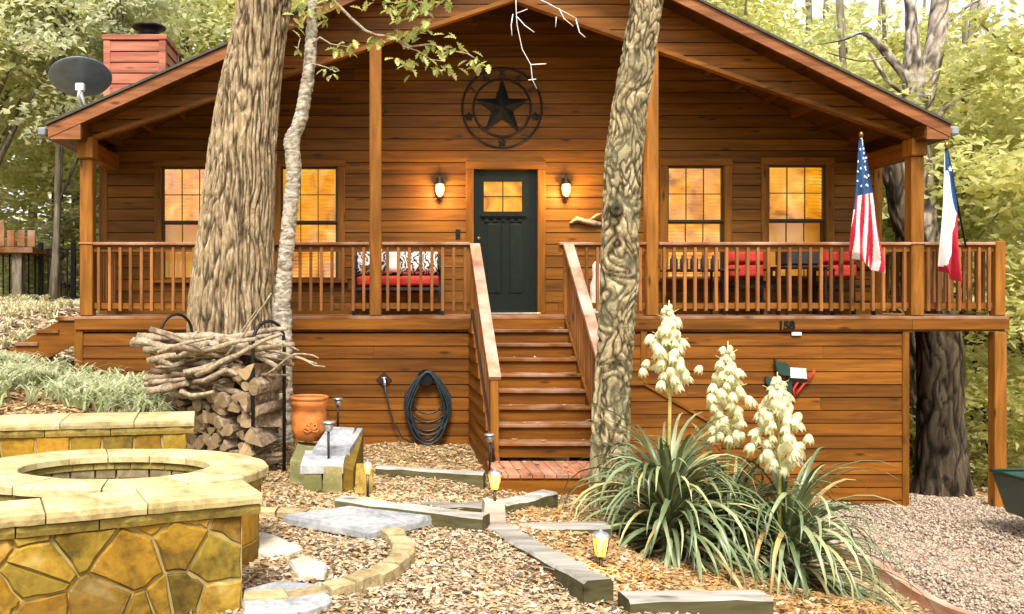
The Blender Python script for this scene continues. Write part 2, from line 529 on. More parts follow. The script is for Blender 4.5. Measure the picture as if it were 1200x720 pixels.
def window_glow():
    m, t, b, _ = nodes('lit_blind')
    v = coords(t)
    n1 = nd(t, "ShaderNodeTexNoise", Scale=2.6, Detail=4, Distortion=1.4); t.links.new(v, n1.inputs["Vector"])
    r = ramp(t, n1.outputs[0], [(.3, (.34,.09,.002)), (.42, (.80,.27,.004)), (.55, (1.0,.40,.008)), (.70, (1.0,.66,.10))])
    b.inputs["Base Color"].default_value = (.08,.035,.006,1)
    t.links.new(r.outputs[0], b.inputs["Emission Color"])
    b.inputs["Emission Strength"].default_value = .42
    return m
M['blind'] = window_glow()
M['dim'] = emis('dim_room', (.80,.34,.03), .11)

def glass_mat():
    m, t, b, out = nodes('window_glass')
    tr = t.nodes.new("ShaderNodeBsdfTransparent")
    gl = t.nodes.new("ShaderNodeBsdfGlossy"); gl.inputs["Roughness"].default_value = .06
    n1 = nd(t, "ShaderNodeTexNoise", Scale=2.5, Detail=1); t.links.new(coords(t), n1.inputs["Vector"])
    bp = nd(t, "ShaderNodeBump", Strength=.15, Distance=.02); t.links.new(n1.outputs[0], bp.inputs["Height"]); t.links.new(bp.outputs[0], gl.inputs["Normal"])
    mx = t.nodes.new("ShaderNodeMixShader"); mx.inputs[0].default_value = .06
    t.links.new(tr.outputs[0], mx.inputs[1]); t.links.new(gl.outputs[0], mx.inputs[2])
    t.links.new(mx.outputs[0], out.inputs["Surface"])
    return m
M['glass'] = glass_mat()

def ground_mat():
    m, t, b, _ = nodes('leafy_ground')
    v = coords(t)
    n1 = nd(t, "ShaderNodeTexNoise", Scale=1.3, Detail=6); t.links.new(v, n1.inputs["Vector"])
    n2 = nd(t, "ShaderNodeTexNoise", Scale=26, Detail=6, Roughness=.7, Distortion=1.5); t.links.new(v, n2.inputs["Vector"])
    r = ramp(t, n2.outputs[0], [(.3, (.13,.085,.045)), (.5, (.36,.27,.16)), (.68, (.58,.48,.34))])
    r2 = ramp(t, n1.outputs[0], [(.35, (.75,.66,.55)), (.65, (1.1,1.05,1.0))])
    t.links.new(mix(t, 1, r.outputs[0], r2.outputs[0], 'MULTIPLY'), b.inputs["Base Color"])
    b.inputs["Roughness"].default_value = .95
    b.inputs["Specular IOR Level"].default_value = .1
    bump(t, n2.outputs[0], b, 1.0, .03)
    return m
M['ground'] = ground_mat()

def drive_mat():
    m, t, b, _ = nodes('gravel_drive')
    v = coords(t)
    n1 = nd(t, "ShaderNodeTexVoronoi", Scale=38); t.links.new(v, n1.inputs["Vector"])
    n2 = nd(t, "ShaderNodeTexNoise", Scale=2.0, Detail=5); t.links.new(v, n2.inputs["Vector"])
    r = ramp(t, n1.outputs["Color"], [(.1, (.20,.135,.09)), (.5, (.33,.25,.185)), (.9, (.44,.36,.29))])
    r2 = ramp(t, n2.outputs[0], [(.35, (.8,.74,.7)), (.65, (1.08,1.05,1.03))])
    t.links.new(mix(t, 1, r.outputs[0], r2.outputs[0], 'MULTIPLY'), b.inputs["Base Color"])
    b.inputs["Roughness"].default_value = .95
    bump(t, n1.outputs["Distance"], b, .8, .02)
    return m
M['drive'] = drive_mat()

def text_mesh(name, body, size, off, mat):
    cu = bpy.data.curves.new(name, 'FONT'); cu.body = body; cu.size = size; cu.extrude = .006; cu.align_x = 'CENTER'; cu.align_y = 'CENTER'; cu.offset = off
    o = bpy.data.objects.new(name, cu); COL.objects.link(o)
    dg = bpy.context.evaluated_depsgraph_get()
    me = bpy.data.meshes.new_from_object(o.evaluated_get(dg))
    bpy.data.objects.remove(o); bpy.data.curves.remove(cu)
    me.name = name; me.materials.clear(); me.materials.append(mat)
    return me

# ------------------------------------------------------------------ terrain
CP = [ # X, Y, Z of the ground
 (-.3,11.4,-1.63),(.9,11.4,-1.63),(.0,10.2,-1.60),(-1.2,11.2,-1.5),(1.1,9.5,-1.66),(1.9,8.75,-1.67),(2.6,9.6,-1.72),(2.9,11.3,-1.85),
 (-.84,6.0,-1.49),(-.4,5.0,-1.49),(.5,4.9,-1.50),(1.5,5.0,-1.60),(2.3,5.4,-1.68),(3.3,6.3,-2.0),(.2,7.2,-1.47),(.9,6.4,-1.50),(1.4,7.2,-1.55),
 (.3,9.0,-1.55),(-.6,8.4,-1.50),(-1.0,8.8,-1.50),(-1.5,6.5,-1.49),(-2.5,5.5,-1.45),(-2.6,6.8,-1.45),(-1.7,7.7,-1.48),
 (2.24,8.6,-1.73),(2.45,7.2,-1.85),(3.47,7.5,-2.15),(3.6,9.3,-2.15),(3.6,11.3,-2.25),(4.75,9.4,-2.42),(4.7,7.6,-2.42),(4.6,11.3,-2.42),(4.5,6.2,-2.40),
 (6,8,-2.45),(6,10,-2.45),(7,11.4,-2.45),(8,9,-2.45),(10,10,-2.45),(6,6,-2.45),(9,12.5,-2.6),(8.1,13.6,-2.72),(11,15,-3.2),(14,12,-2.9),(14,20,-4.2),
 (-2.2,9.4,-1.02),(-3.05,9.5,-.88),(-2.6,8.7,-.93),(-3.6,8.8,-.88),(-3.95,9.6,-.74),(-4.6,11.6,-.66),(-3.9,11.7,-.80),(-4.9,10.6,-.64),(-3.2,10.8,-.90),(-2.2,11.2,-1.0),(-1.64,10.4,-1.25),
 (-1.25,8.9,-1.47),(-1.7,9.2,-1.35),(-4.9,15,.04),(-7,17,.14),(-6,12,-.1),(-8,13,.2),(-5.5,9,-.6),(-10,12,.4),(-10,24,.4),(-4,24,.1),(4,24,-1.0),(10,28,-4.5),
 (0,15,-1.6),(4,15,-2.2),(0,2,-1.55),(3,2,-1.8),(-3,2,-1.5),(-4,4,-1.4),(8,3,-2.4),(0,-5,-1.6),(-4,6.8,-1.35),(-5,7,-1.0)]
CPA = np.array(CP)
def gz(x, y):
    d2 = (CPA[:,0]-x)**2+(CPA[:,1]-y)**2+.02
    wt = d2**-1.8
    return float((wt*CPA[:,2]).sum()/wt.sum())
def gzs(X, Y):
    out = np.empty(X.shape)
    for i in range(0, len(X), 4000):
        d2 = (CPA[:,0][None]-X[i:i+4000,None])**2+(CPA[:,1][None]-Y[i:i+4000,None])**2+.02
        wt = d2**-1.8
        out[i:i+4000] = (wt*CPA[:,2][None]).sum(1)/wt.sum(1)
    return out

def grid_axis(a, b, st, far0, far1):
    xs = list(np.arange(a, b+st/2, st))
    s, x = st, a
    lo = []
    while x > far0:
        s *= 1.35; x -= s; lo.append(x)
    s, x = st, xs[-1]
    hi = []
    while x < far1:
        s *= 1.35; x += s; hi.append(x)
    return np.array(lo[::-1]+xs+hi)

def sheet(name, gx, gy, zfun, mat):
    X, Y = np.meshgrid(gx, gy)
    Z = zfun(X.ravel(), Y.ravel())
    V = np.column_stack([X.ravel(), Y.ravel(), Z])
    nx, ny = len(gx), len(gy)
    i = np.arange(nx*ny).reshape(ny, nx)
    F = np.column_stack([i[:-1,:-1].ravel(), i[:-1,1:].ravel(), i[1:,1:].ravel(), i[1:,:-1].ravel()])
    me = bpy.data.meshes.new(name)
    me.from_pydata(V.tolist(), [], F.tolist())
    me.materials.append(mat)
    me.polygons.foreach_set("use_smooth", [True]*len(me.polygons))
    return link(name, me)

def rough(X, Y, k=.02):
    return k*(np.sin(X*7.1+Y*3.3)+np.sin(X*3.7-Y*6.1+1.3)+np.sin(X*13.3+Y*11.9)*.5)/2.5
gx = grid_axis(-9, 13, .16, -500, 500); gy = grid_axis(1.5, 24, .16, -60, 900)
tag(sheet('ground', gx, gy, lambda X, Y: gzs(X, Y)+rough(X, Y), M['ground']), kind='structure')
dx = np.concatenate([np.arange(4.78, 13, .25), np.arange(13, 40, 3)]); dy = np.arange(-2, 13.2, .25)
tag(sheet('driveway', dx, dy, lambda X, Y: gzs(X, Y)+rough(X, Y)+.03+.01*np.sin(X*2+Y), M['drive']), kind='structure')

# ------------------------------------------------------------------ the house
DF, DW, DR = 11.5, 12.8, 11.15       # depth of the posts' plane, of the front wall, of the rake boards
HX0, HX1 = PX(122, DW), PX(1027, DW)
house = thing('wooden_cabin', 'brown stained wooden cabin with a covered front porch and steps', 'house', (1.6, DW, -1.65))
ROWH = .1635
PEAKX = PX(612, DR)
rl = (PX(56, DR), PZ(146, DR)); rr_ = (PX(1114, DR), PZ(145, DR)); rp = (PEAKX, PZ(-103, DR))
def roof_z(x):
    if x < rp[0]: return rl[1]+(x-rl[0])*(rp[1]-rl[1])/(rp[0]-rl[0])
    return rr_[1]+(x-rr_[0])*(rp[1]-rr_[1])/(rp[0]-rr_[0])
ap = (PX(602, DF), PZ(0, DF)); al = (PX(100, DF), PZ(166, DF)); ar = (PX(1076, DF), PZ(166, DF))
SL = (ap[1]-al[1])/(ap[0]-al[0]); SR = (ap[1]-ar[1])/(ap[0]-ar[0])

def lap_board(mb, poly, y, zlo, zhi, mat=0, t0=.026, t1=.034):
    """a siding board: convex (x,z) outline, its lower edge proud of the board below"""
    poly = ccw(poly)
    n = len(poly)
    fr = [(x, y-(t1+(t0-t1)*((z-zlo)/(zhi-zlo))), z) for x, z in poly]
    bk = [(x, y+.002, z) for x, z in poly]
    fs = [tuple(range(n)), tuple(range(2*n-1, n-1, -1))]
    for i in range(n):
        j = (i+1) % n
        fs.append((i, i+n, j+n, j))
    mb.add(fr+bk, fs, mat)

# openings of the front wall: x0,x1,z0,z1
def rect(px0, px1, py0, py1, d): return (PX(px0, d), PX(px1, d), PZ(py1, d), PZ(py0, d))
WINS = [rect(187, 260, 196, 326, DW), rect(326, 399, 196, 326, DW), rect(778, 851, 195, 325, DW), rect(896, 970, 194, 324, DW)]
DOOR = rect(553, 631, 199, 369.5, DW)
OPEN = WINS+[DOOR]

front = MB()      # sheathing behind the planks, with the openings left free
xs = sorted({HX0, HX1}|{o[0] for o in OPEN}|{o[1] for o in OPEN}|{PEAKX})
for a, b in zip(xs, xs[1:]):
    zs = [-.1]
    cuts = [o for o in OPEN if o[0] <= a+1e-6 and o[1] >= b-1e-6]
    segs = [(-.1, 9)]
    if cuts: segs = [(-.1, cuts[0][2]), (cuts[0][3], 9)]
    for z0, z1 in segs:
        if z1 > 8:
            za, zb = roof_z(a)-.12, roof_z(b)-.12
        else: za = zb = z1
        if min(za, zb) <= z0+.01: continue
        front.hexa([(a,DW,z0),(b,DW,z0),(b,DW+.12,z0),(a,DW+.12,z0),(a,DW,za),(b,DW,zb),(b,DW+.12,zb),(a,DW+.12,za)])
fw = part('front_wall', front, M['dark'], house)

WR = .1655
z = 0.0
while z < 4.9:
    zb = [z, z+WR]
    for o in OPEN:
        for q in (o[2], o[3]):
            if z+.01 < q < z+WR-.01: zb.append(q)
    zb.sort()
    for za, zc in zip(zb, zb[1:]):
        iv = [(HX0, HX1)]
        for o in OPEN:
            if o[2] < (za+zc)/2 < o[3]:
                nv = []
                for a, b in iv:
                    if o[1] <= a or o[0] >= b: nv.append((a, b)); continue
                    if o[0] > a: nv.append((a, o[0]))
                    if o[1] < b: nv.append((o[1], b))
                iv = nv
        for a, b in iv:
            # long runs are made of two boards butted end to end
            cutx = [a]
            if b-a > 4.2: cutx.append(a+(b-a)*rnd.uniform(.3, .7))
            cutx.append(b)
            for c, e in zip(cutx, cutx[1:]):
                zt_ = zc-.011 if abs(zc-z-WR) < 1e-6 else zc
                poly = [(c+.002, za), (e-.002, za), (e-.002, zt_), (c+.002, zt_)]
                for (x0, z0), (x1, z1) in ((rl, rp), (rp, rr_)):
                    A, B = -(z1-z0), (x1-x0)
                    poly = clip(poly, A, B, A*x0+B*(z0-.14)) if len(poly) > 2 else poly
                if len(poly) > 2 and area(poly) > .002:
                    mb = MB(); lap_board(mb, poly, DW, z, z+WR, t0=.030, t1=.038)
                    part('plank', mb, M['wall'], fw)
    z += WR

# corner boards of the front wall
for x, s in ((HX0, -1), (HX1, 1)):
    part('corner_board', MB().cbox((x-.06, DW-.045, 0), (x+.06, DW+.1, roof_z(x)-.14), .006), M['trimz'], house)

# the body behind
body = MB()
for x, s in ((HX0, .12), (HX1, -.12)):
    body.box((min(x, x+s), DW+.14, -2.6), (max(x, x+s), 19.5, roof_z(x)-.13))
body.box((HX0+.14, 19.4, -2.6), (HX1-.14, 19.5, 2.4))
body.box((HX0+.12, DW+.2, -.06), (HX1-.12, 19.4, -.02))
part('side_wall', body, M['woody'], house)

# windows
def window(o, lit_low, idx):
    x0, x1, z0, z1 = o
    y = DW
    cw = .105
    c = MB()
    c.cbox((x0-cw+.035, y-.066, z1+.001), (x1+cw-.035, y+.05, z1+cw), .006)
    win = part('window', c, M['trim'], house)
    part('casing', MB().cbox((x0-cw+.04, y-.062, z0-.02), (x0+.04, y+.05, z1), .006), M['trimz'], win)
    part('casing', MB().cbox((x1-.04, y-.062, z0-.02), (x1+cw-.04, y+.05, z1), .006), M['trimz'], win)
    part('sill', MB().cbox((x0-cw, y-.11, z0-.075), (x1+cw, y+.05, z0-.0215), .008), M['trim'], win)
    zm = (z0+z1)/2
    a, b = x0+.041, x1-.041
    s = MB()
    fr = .028
    for (q0, q1, yy) in ((zm, z1-.001, y-.005), (z0-.02, zm-.0005, y+.02)):
        s.box((a, yy, q0), (a+fr, yy+.035, q1)); s.box((b-fr, yy, q0), (b, yy+.035, q1))
        s.box((a+fr, yy, q1-fr), (b-fr, yy+.035, q1)); s.box((a+fr, yy, q0), (b-fr, yy+.035, q0+fr))
    part('sash', s, M['sash'], win)
    m = MB()
    for (q0, q1, yy) in ((zm+fr, z1-fr, y+.004), (z0-.02+fr, zm-fr, y+.029)):
        for k in (1, 2):
            xx = a+fr+(b-a-2*fr)*k/3
            m.box((xx-.006, yy, q0), (xx+.006, yy+.012, q1))
        zz = (q0+q1)/2
        for k in range(3):
            u0 = a+fr+(b-a-2*fr)*k/3+.0065; u1 = a+fr+(b-a-2*fr)*(k+1)/3-.0065
            m.box((u0, yy, zz-.006), (u1, yy+.012, zz+.006))
    tag(part('muntin', m, M['sash'], win), kind='stuff')
    part('pane', MB().box((a+fr-.004, y+.018, zm+fr-.004), (b-fr+.004, y+.022, z1-fr+.004)), M['glass'], win)
    part('pane', MB().box((a+fr-.004, y+.043, z0-.02+fr-.004), (b-fr+.004, y+.047, zm-fr+.004)), M['glass'], win)
    bl = MB()
    zz = z1-.03
    stop = z0 if lit_low else zm-.02
    while zz > stop:
        bl.hexa([(a,y+.085,zz-.030),(b,y+.085,zz-.030),(b,y+.088,zz-.030),(a,y+.088,zz-.030),(a,y+.105,zz+.016),(b,y+.105,zz+.016),(b,y+.108,zz+.016),(a,y+.108,zz+.016)])
        zz -= .05
    tag(part('blind', bl, M['blind'], win), kind='stuff')
    part('room', MB().box((a-.03, y+.2, z0-.05), (b+.03, y+.22, z1+.03)), M['dim'], win)
for i, o in enumerate(WINS):
    window(o, i in (1, 2), i)

# the door
x0, x1, z0, z1 = DOOR
d = MB()
d.cbox((x0-.09, DW-.07, -.0), (x0+.02, DW+.05, z1), .006)
d.cbox((x1-.02, DW-.07, -.0), (x1+.09, DW+.05, z1), .006)
dc = part('door_casing', d, M['trimz'], house)
part('head_casing', MB().cbox((x0-.095, DW-.075, z1+.001), (x1+.095, DW+.05, z1+.11), .006), M['trim'], dc)
a, b, c, e = x0+.022, x1-.022, .02, z1-.002
gx0, gx1, gz0, gz1 = PX(567, DW), PX(612, DW), PZ(248, DW), PZ(213, DW)
yd = DW+.005
dm = MB()
dm.box((a, yd, c), (gx0, yd+.045, e)); dm.box((gx1, yd, c), (b, yd+.045, e))
dm.box((gx0, yd, gz1), (gx1, yd+.045, e))
pz0, pz1 = PZ(345, DW), PZ(261, DW)
pw = [(PX(570, DW), PX(588, DW)), (PX(597, DW), PX(615, DW))]
dm.box((gx0, yd, c), (gx1, yd+.045, pz0)); dm.box((gx0, yd, pz1), (gx1, yd+.045, gz0))
dm.box((gx0, yd+.012, pz0), (gx1, yd+.045, pz1))
dm.box((pw[0][1], yd, pz0), (pw[1][0], yd+.0115, pz1))
dr = part('door', dm, M['door'], house); dr["label"] = "dark green front door with a four-pane window"
for u0, u1 in pw:
    part('door_panel', MB().prism([(u0+.012,pz0+.012),(u1-.012,pz0+.012),(u1-.012,pz1-.012),(u0+.012,pz1-.012)], lambda u, v, w: (u, yd+.0118-w, v), 0, .009, .014), M['door'], dr)
part('shelf', MB().box((PX(563, DW), yd-.045, PZ(254, DW)), (PX(617, DW), yd-.0005, PZ(251.5, DW))).box((PX(566, DW), yd-.025, PZ(256, DW)), (PX(614, DW), yd-.0005, PZ(254.2, DW))), M['door'], dr)
for px in (570.5, 580, 590, 600, 609.5):
    part('dentil', MB().box((PX(px-2, DW), yd-.02, PZ(260, DW)), (PX(px+2, DW), yd-.0005, PZ(256.3, DW))), M['door'], dr)
ml = MB(); zc = (gz0+gz1)/2; xc = (gx0+gx1)/2
ml.box((xc-.007, yd+.006, gz0), (xc+.007, yd+.02, gz1)); ml.box((gx0, yd+.007, zc-.007), (xc-.0075, yd+.019, zc+.007)); ml.box((xc+.0075, yd+.007, zc-.007), (gx1, yd+.019, zc+.007))
part('muntin', ml, M['door'], dr)
part('door_pane', MB().box((gx0, yd+.03, gz0), (gx1, yd+.034, gz1)), M['blind'], dr)
hd = MB(); hx = PX(561, DW)
hd.lathe([(.028,0),(.03,.006),(.012,.012),(.010,.04),(.024,.05),(.026,.065),(.012,.075)], (hx, yd, .93), 12, axis=Vector((0,-1,0)))
hd.lathe([(.026,0),(.026,.012),(.015,.016)], (hx, yd, 1.07), 12, axis=Vector((0,-1,0)))
part('door_knob', hd, M['brass'], dr)
part('threshold', MB().cbox((x0-.02, DW-.10, .001), (x1+.02, DW+.04, .019), .004), M['chrome'], house)

# porch floor, band board
FX0, FX1, WX1 = PX(90, DF), PX(1066, DF), PX(1180, DF)
fl = MB()
yy = DF-.05
k = 0
pf = part('porch_floor', MB().box((FX0, DF-.03, -.20), (FX1+.01, DW, -.045)).box((FX1+.01, DF-.02, -.20), (WX1-.04, DW+1.2, -.045)), M['woody'], house)
while yy < DW-.03:
    mb = MB().cbox((FX0-.02 if yy < DW else FX1, yy, -.044), (WX1, min(yy+.136, DW-.015), -.002), .005)
    part('deck_board', mb, M['tread'], pf)
    yy += .141
while yy < DW+1.1:
    part('deck_board', MB().cbox((HX1+.12, yy, -.044), (WX1, yy+.136, -.002), .005), M['tread'], pf); yy += .141
for x0_, x1_ in ((FX0-.01, PX(555, DF)), (PX(735, DF), FX1), (FX1+.003, WX1-.01)):
    part('band_board', MB().cbox((x0_, DF-.062, -.175), (x1_, DF-.032, -.046), .004), M['trim'], house)
# skirting below the porch
sk = MB()
sk.box((FX0+.02, DF+.012, -2.9), (PX(556, DF), DF+.05, -.19)); sk.box((PX(735, DF), DF+.012, -2.9), (PX(1062, DF), DF+.05, -.19))
skp = part('skirting', sk, M['dark'], house)
for x0_, x1_, zend in ((FX0+.06, PX(553, DF), -2.0), (PX(700, DF), PX(1056, DF), -2.62)):
    z = -.215
    while z > zend:
        cuts = [x0_, x1_]
        if rnd.random() < .75: cuts.insert(1, x0_+(x1_-x0_)*rnd.uniform(.25, .75))
        for c, e in zip(cuts, cuts[1:]):
            mb = MB(); lap_board(mb, [(c+.0015, z-ROWH), (e-.0015, z-ROWH), (e-.0015, z-.013), (c+.0015, z-.013)], DF+.011, z-ROWH, z)
            part('plank', mb, M['skirt'], skp)
        z -= ROWH
for px0, px1, zb in ((88, 98, -1.9), (1056, 1064, -2.6), (750, 757.5, -2.3)):
    part('skirt_trim', MB().cbox((PX(px0, DF), DF-.035, zb), (PX(px1, DF), DF+.03, -.19), .005), M['trimz'], skp)
side = MB().box((PX(1056, DF), DF+.06, -2.9), (PX(1062, DF), 19, -.21)).box((FX0+.02, DF+.06, -2.9), (FX0+.06, 19, -.21))
part('skirt_side', side, M['woody'], skp)
# low sloping bulkhead right of the steps
bk_pts = [(PX(738, 11.3), -2.4), (PX(846, 11.3), -2.4), (PX(846, 11.3), PZ(505, 11.3)), (PX(757, 11.3), PZ(453, 11.3)), (PX(738, 11.3), PZ(453, 11.3))]
bkh = part('bulkhead', MB().prism(bk_pts, lambda u, v, w_: (u, 11.32+w_, v), .1, 0), M['skirt'], house)
for i in range(11):
    z1_ = PZ(455, 11.3)-i*ROWH; pl_ = [(PX(739, 11.3), z1_-ROWH), (PX(845, 11.3), z1_-ROWH), (PX(845, 11.3), z1_-.01), (PX(739, 11.3), z1_-.01)]
    A, B = (PZ(453, 11.3)-PZ(505, 11.3)), (PX(846, 11.3)-PX(757, 11.3))
    pl_ = clip(pl_, A, B, A*PX(757, 11.3)+B*(PZ(453, 11.3)-.01))
    if len(pl_) > 2 and area(pl_) > .003:
        mb = MB(); lap_board(mb, pl_, 11.319, z1_-ROWH, z1_, t0=.012, t1=.018); part('plank', mb, M['skirt'], bkh)
part('bulkhead_cap', MB().bar((PX(755, 11.3), 11.34, PZ(450, 11.3)), (PX(850, 11.3), 11.34, PZ(505, 11.3)), .12, .035), M['trim'], bkh)
part('bulkhead_cap', MB().cbox((PX(736, 11.3), 11.28, PZ(452, 11.3)), (PX(754.5, 11.3), 11.40, PZ(447.5, 11.3)), .005), M['trim'], bkh)

# posts
def post(px, wpx, ztop, zbot=.0, y=DF):
    x = PX(px, DF); hw = wpx/2/92.0
    return part('porch_post', MB().cbox((x-hw, y-hw+.02, zbot), (x+hw, y+hw+.02, ztop), .012), M['post'], house)
def arch_z(x): return ap[1]+(x-ap[0])*(SL if x < ap[0] else SR)
pL = post(102.5, 15, PZ(187, DF)); post(440, 14, arch_z(PX(440, DF))-.02); post(763.5, 14, arch_z(PX(763.5, DF))-.02); pR = post(1072.5, 15, PZ(184, DF))
post(1170, 14, -.21, -2.75)
for p_, px, y0, y1 in ((pL, 102.5, 162, 187), (pR, 1072.5, 163, 184)):
    part('post_cap', MB().cbox((PX(px-9, DF), DF-.11, PZ(y1, DF)), (PX(px+9, DF), DF+.13, PZ(y0, DF)), .015), M['post'], p_)
    x = PX(px, DF)
    part('post_band', MB().cbox((x-.093, DF-.075, PZ(287, DF)), (x+.093, DF+.115, PZ(284.5, DF)), .006), M['rail'], p_)
# beams running back from the outer posts, and the beam inside the wing
for x in (PX(102.5, DF), PX(1072.5, DF)):
    part('side_beam', MB().box((x-.06, DF+.13, PZ(187, DF)+.02), (x+.06, DW-.07, PZ(165, DF))), M['woody'], house)

# gable: horizontal boards between the roof line and the arch
gp = MB()
for pts in (((rl[0]+.3, roof_z(rl[0]+.3)-.2), (al[0], al[1]), ap, (rp[0], rp[1]-.2)), ((rp[0], rp[1]-.2), ap, (ar[0], ar[1]), (rr_[0]-.2, roof_z(rr_[0]-.2)-.2))):
    gp.prism(ccw(list(pts)), lambda u, v, w_: (u, DF+.05+w_, v), .05, 0)
gb = part('gable', gp, M['dark'], house)
z = 2.02
while z < 4.95:
    for sgn in (-1, 1):
        x0_, x1_ = (al[0], rp[0]) if sgn < 0 else (rp[0], ar[0])
        poly = [(x0_, z), (x1_, z), (x1_, z+ROWH-.011), (x0_, z+ROWH-.011)]
        (p0, p1), (q0, q1) = ((rl, rp), (al, ap)) if sgn < 0 else ((rp, rr_), (ap, ar))
        A, B = -(p1[1]-p0[1]), p1[0]-p0[0]
        poly = clip(poly, A, B, A*p0[0]+B*(p0[1]-.10))
        A, B = (q1[1]-q0[1]), -(q1[0]-q0[0])
        if len(poly) > 2: poly = clip(poly, A, B, A*q0[0]+B*(q0[1]+.03))
        if len(poly) > 2 and area(poly) > .001:
            mb = MB(); lap_board(mb, poly, DF+.048, z, z+ROWH, t0=.017, t1=.024)
            part('plank', mb, M['skirt'], gb)
    z += ROWH
for p_, q_ in ((al, ap), (ap, ar)):
    part('arch_trim', MB().bar((p_[0], DF+.03, p_[1]+.012), (q_[0], DF+.03, q_[1]+.012), .11, .05), M['trim'], gb)

# roof slabs, rake boards, rafters, gutter
for nm, p_, q_ in (('l', rl, rp), ('r', rp, rr_)):
    th = .13
    rs = MB().hexa([(p_[0],DR+.035,p_[1]-th),(q_[0],DR+.035,q_[1]-th),(q_[0],20.2,q_[1]-th),(p_[0],20.2,p_[1]-th),(p_[0],DR+.035,p_[1]-.02),(q_[0],DR+.035,q_[1]-.02),(q_[0],20.2,q_[1]-.02),(p_[0],20.2,p_[1]-.02)])
    rf = part('roof', rs, M['soffit'], house)
    part('shingles', MB().hexa([(p_[0]-.03,DR-.03,p_[1]-.016),(q_[0],DR-.03,q_[1]-.016),(q_[0],20.25,q_[1]-.016),(p_[0]-.03,20.25,p_[1]-.016),(p_[0]-.03,DR-.03,p_[1]+.014),(q_[0],DR-.03,q_[1]+.014),(q_[0],20.25,q_[1]+.014),(p_[0]-.03,20.25,p_[1]+.014)]), M['shingle'], rf)
    part('rake_board', MB().hexa([(p_[0],DR,p_[1]-.165),(q_[0],DR,q_[1]-.165),(q_[0],DR+.033,q_[1]-.165),(p_[0],DR+.033,p_[1]-.165),(p_[0],DR,p_[1]-.018),(q_[0],DR,q_[1]-.018),(q_[0],DR+.033,q_[1]-.018),(p_[0],DR+.033,p_[1]-.018)]), M['rake'], rf)
    k = 0
    nraf = 13
    for i in range(1, nraf):
        t_ = i/nraf
        x = p_[0]+(q_[0]-p_[0])*t_; zt = p_[1]+(q_[1]-p_[1])*t_
        sl = (q_[1]-p_[1])/(q_[0]-p_[0])
        part('rafter', MB().hexa([(x-.02,DF+.12,zt-.22-.02*sl),(x+.02,DF+.12,zt-.22+.02*sl),(x+.02,DW-.05,zt-.22+.02*sl),(x-.02,DW-.05,zt-.22-.02*sl),(x-.02,DF+.12,zt-.132-.02*sl),(x+.02,DF+.12,zt-.132+.02*sl),(x+.02,DW-.05,zt-.132+.02*sl),(x-.02,DW-.05,zt-.132-.02*sl)]), M['soffit'], rf)
# eave returns (the little triangles at both eaves)
for (ex, ez), px_in, py_in, sg in ((rl, 94, 163, 1), (rr_, 1087, 163, -1)):
    xi = PX(px_in, DR); zb = PZ(py_in, DR)
    tri = [(ex+sg*.02, zb), (xi, zb), (xi, roof_z(xi)-.168), (ex+sg*.02, max(zb+.005, roof_z(ex+sg*.02)-.168))]
    rt = part('eave_return', MB().prism(ccw(tri), lambda u, v, w_: (u, DR+.008+w_, v), .03, 0), M['rake'], house)
    part('eave_soffit', MB().box((min(ex, xi), DR+.04, zb), (max(ex, xi), 20.0, zb+.02)), M['soffit'], rt)
    part('eave_cheek', MB().box((xi-.012, DR+.0385, zb+.022), (xi+.012, DF-.02, roof_z(xi)-.14)), M['soffit'], rt)
part('gutter', MB().cbox((rl[0]-.15, DR+.05, rl[1]-.13), (rl[0]-.035, 20.0, rl[1]-.02), .02), M['gutter'], house)
part('gutter', MB().cbox((rr_[0]+.035, DR+.05, rr_[1]-.13), (rr_[0]+.15, 20.0, rr_[1]-.02), .02), M['gutter'], house)

# railings
def railing(px0, px1, n, y=DF, label=None):
    xa, xb = PX(px0, DF), PX(px1, DF)
    r = MB()
    r.cbox((xa, y-.07, .895), (xb, y+.075, .935), .008)
    rl_ = part('railing', r, M['rail'], house)
    part('sub_rail', MB().box((xa, y-.025, .815), (xb, y+.025, .894)), M['trim'], rl_)
    part('bottom_rail', MB().box((xa, y+.0, .09), (xb, y+.04, .165)), M['trim'], rl_)
    base = None
    for i in range(n):
        x = xa+(xb-xa)*(i+.5)/n
        if base is None:
            base = MB().cbox((-.019, -.047, .06), (.019, -.008, .87), .004).mesh('baluster', M['balus'])
        part('baluster', base, None, rl_, (x+rnd.uniform(-.004, .004), y+.002 if y > 0 else 0, 0))
    return rl_
BAL = None
railing(110.5, 432.5, 26); railing(447.5, 551, 8); railing(655, 756, 8); railing(771, 1064.5, 24); railing(1080.5, 1163, 7)
part('porch_post', MB().cbox((PX(1163.5, DF), DF-.06, 0), (PX(1175, DF), DF+.08, .95), .01), M['post'], house)
# side and back railings of the wing and the left end
def railing_y(x, y0, y1, n):
    r = MB(); r.cbox((x-.07, y0, .895), (x+.07, y1, .935), .008)
    q = part('railing', r, M['raily'], house)
    part('bottom_rail', MB().box((x-.02, y0, .09), (x+.02, y1, .165)), M['woody'], q)
    for i in range(n):
        yy = y0+(y1-y0)*(i+.5)/n
        part('baluster', MB().cbox((x-.019, yy-.019, .06), (x+.019, yy+.019, .894), .004), M['balus'], q)
railing_y(PX(1169, DF), DF+.08, DW+1.1, 18)
railing_y(PX(103, DF), DF+.11, DW-.06, 9)
rb = MB().cbox((HX1+.14, DW+1.03, .895), (PX(1163, DF), DW+1.17, .935), .008)
rbk = part('railing', rb, M['rail'], house)
for i in range(7):
    x = HX1+.2+i*.115
    part('baluster', MB().cbox((x-.019, DW+1.08, .0), (x+.019, DW+1.118, .894), .004), M['balus'], rbk)

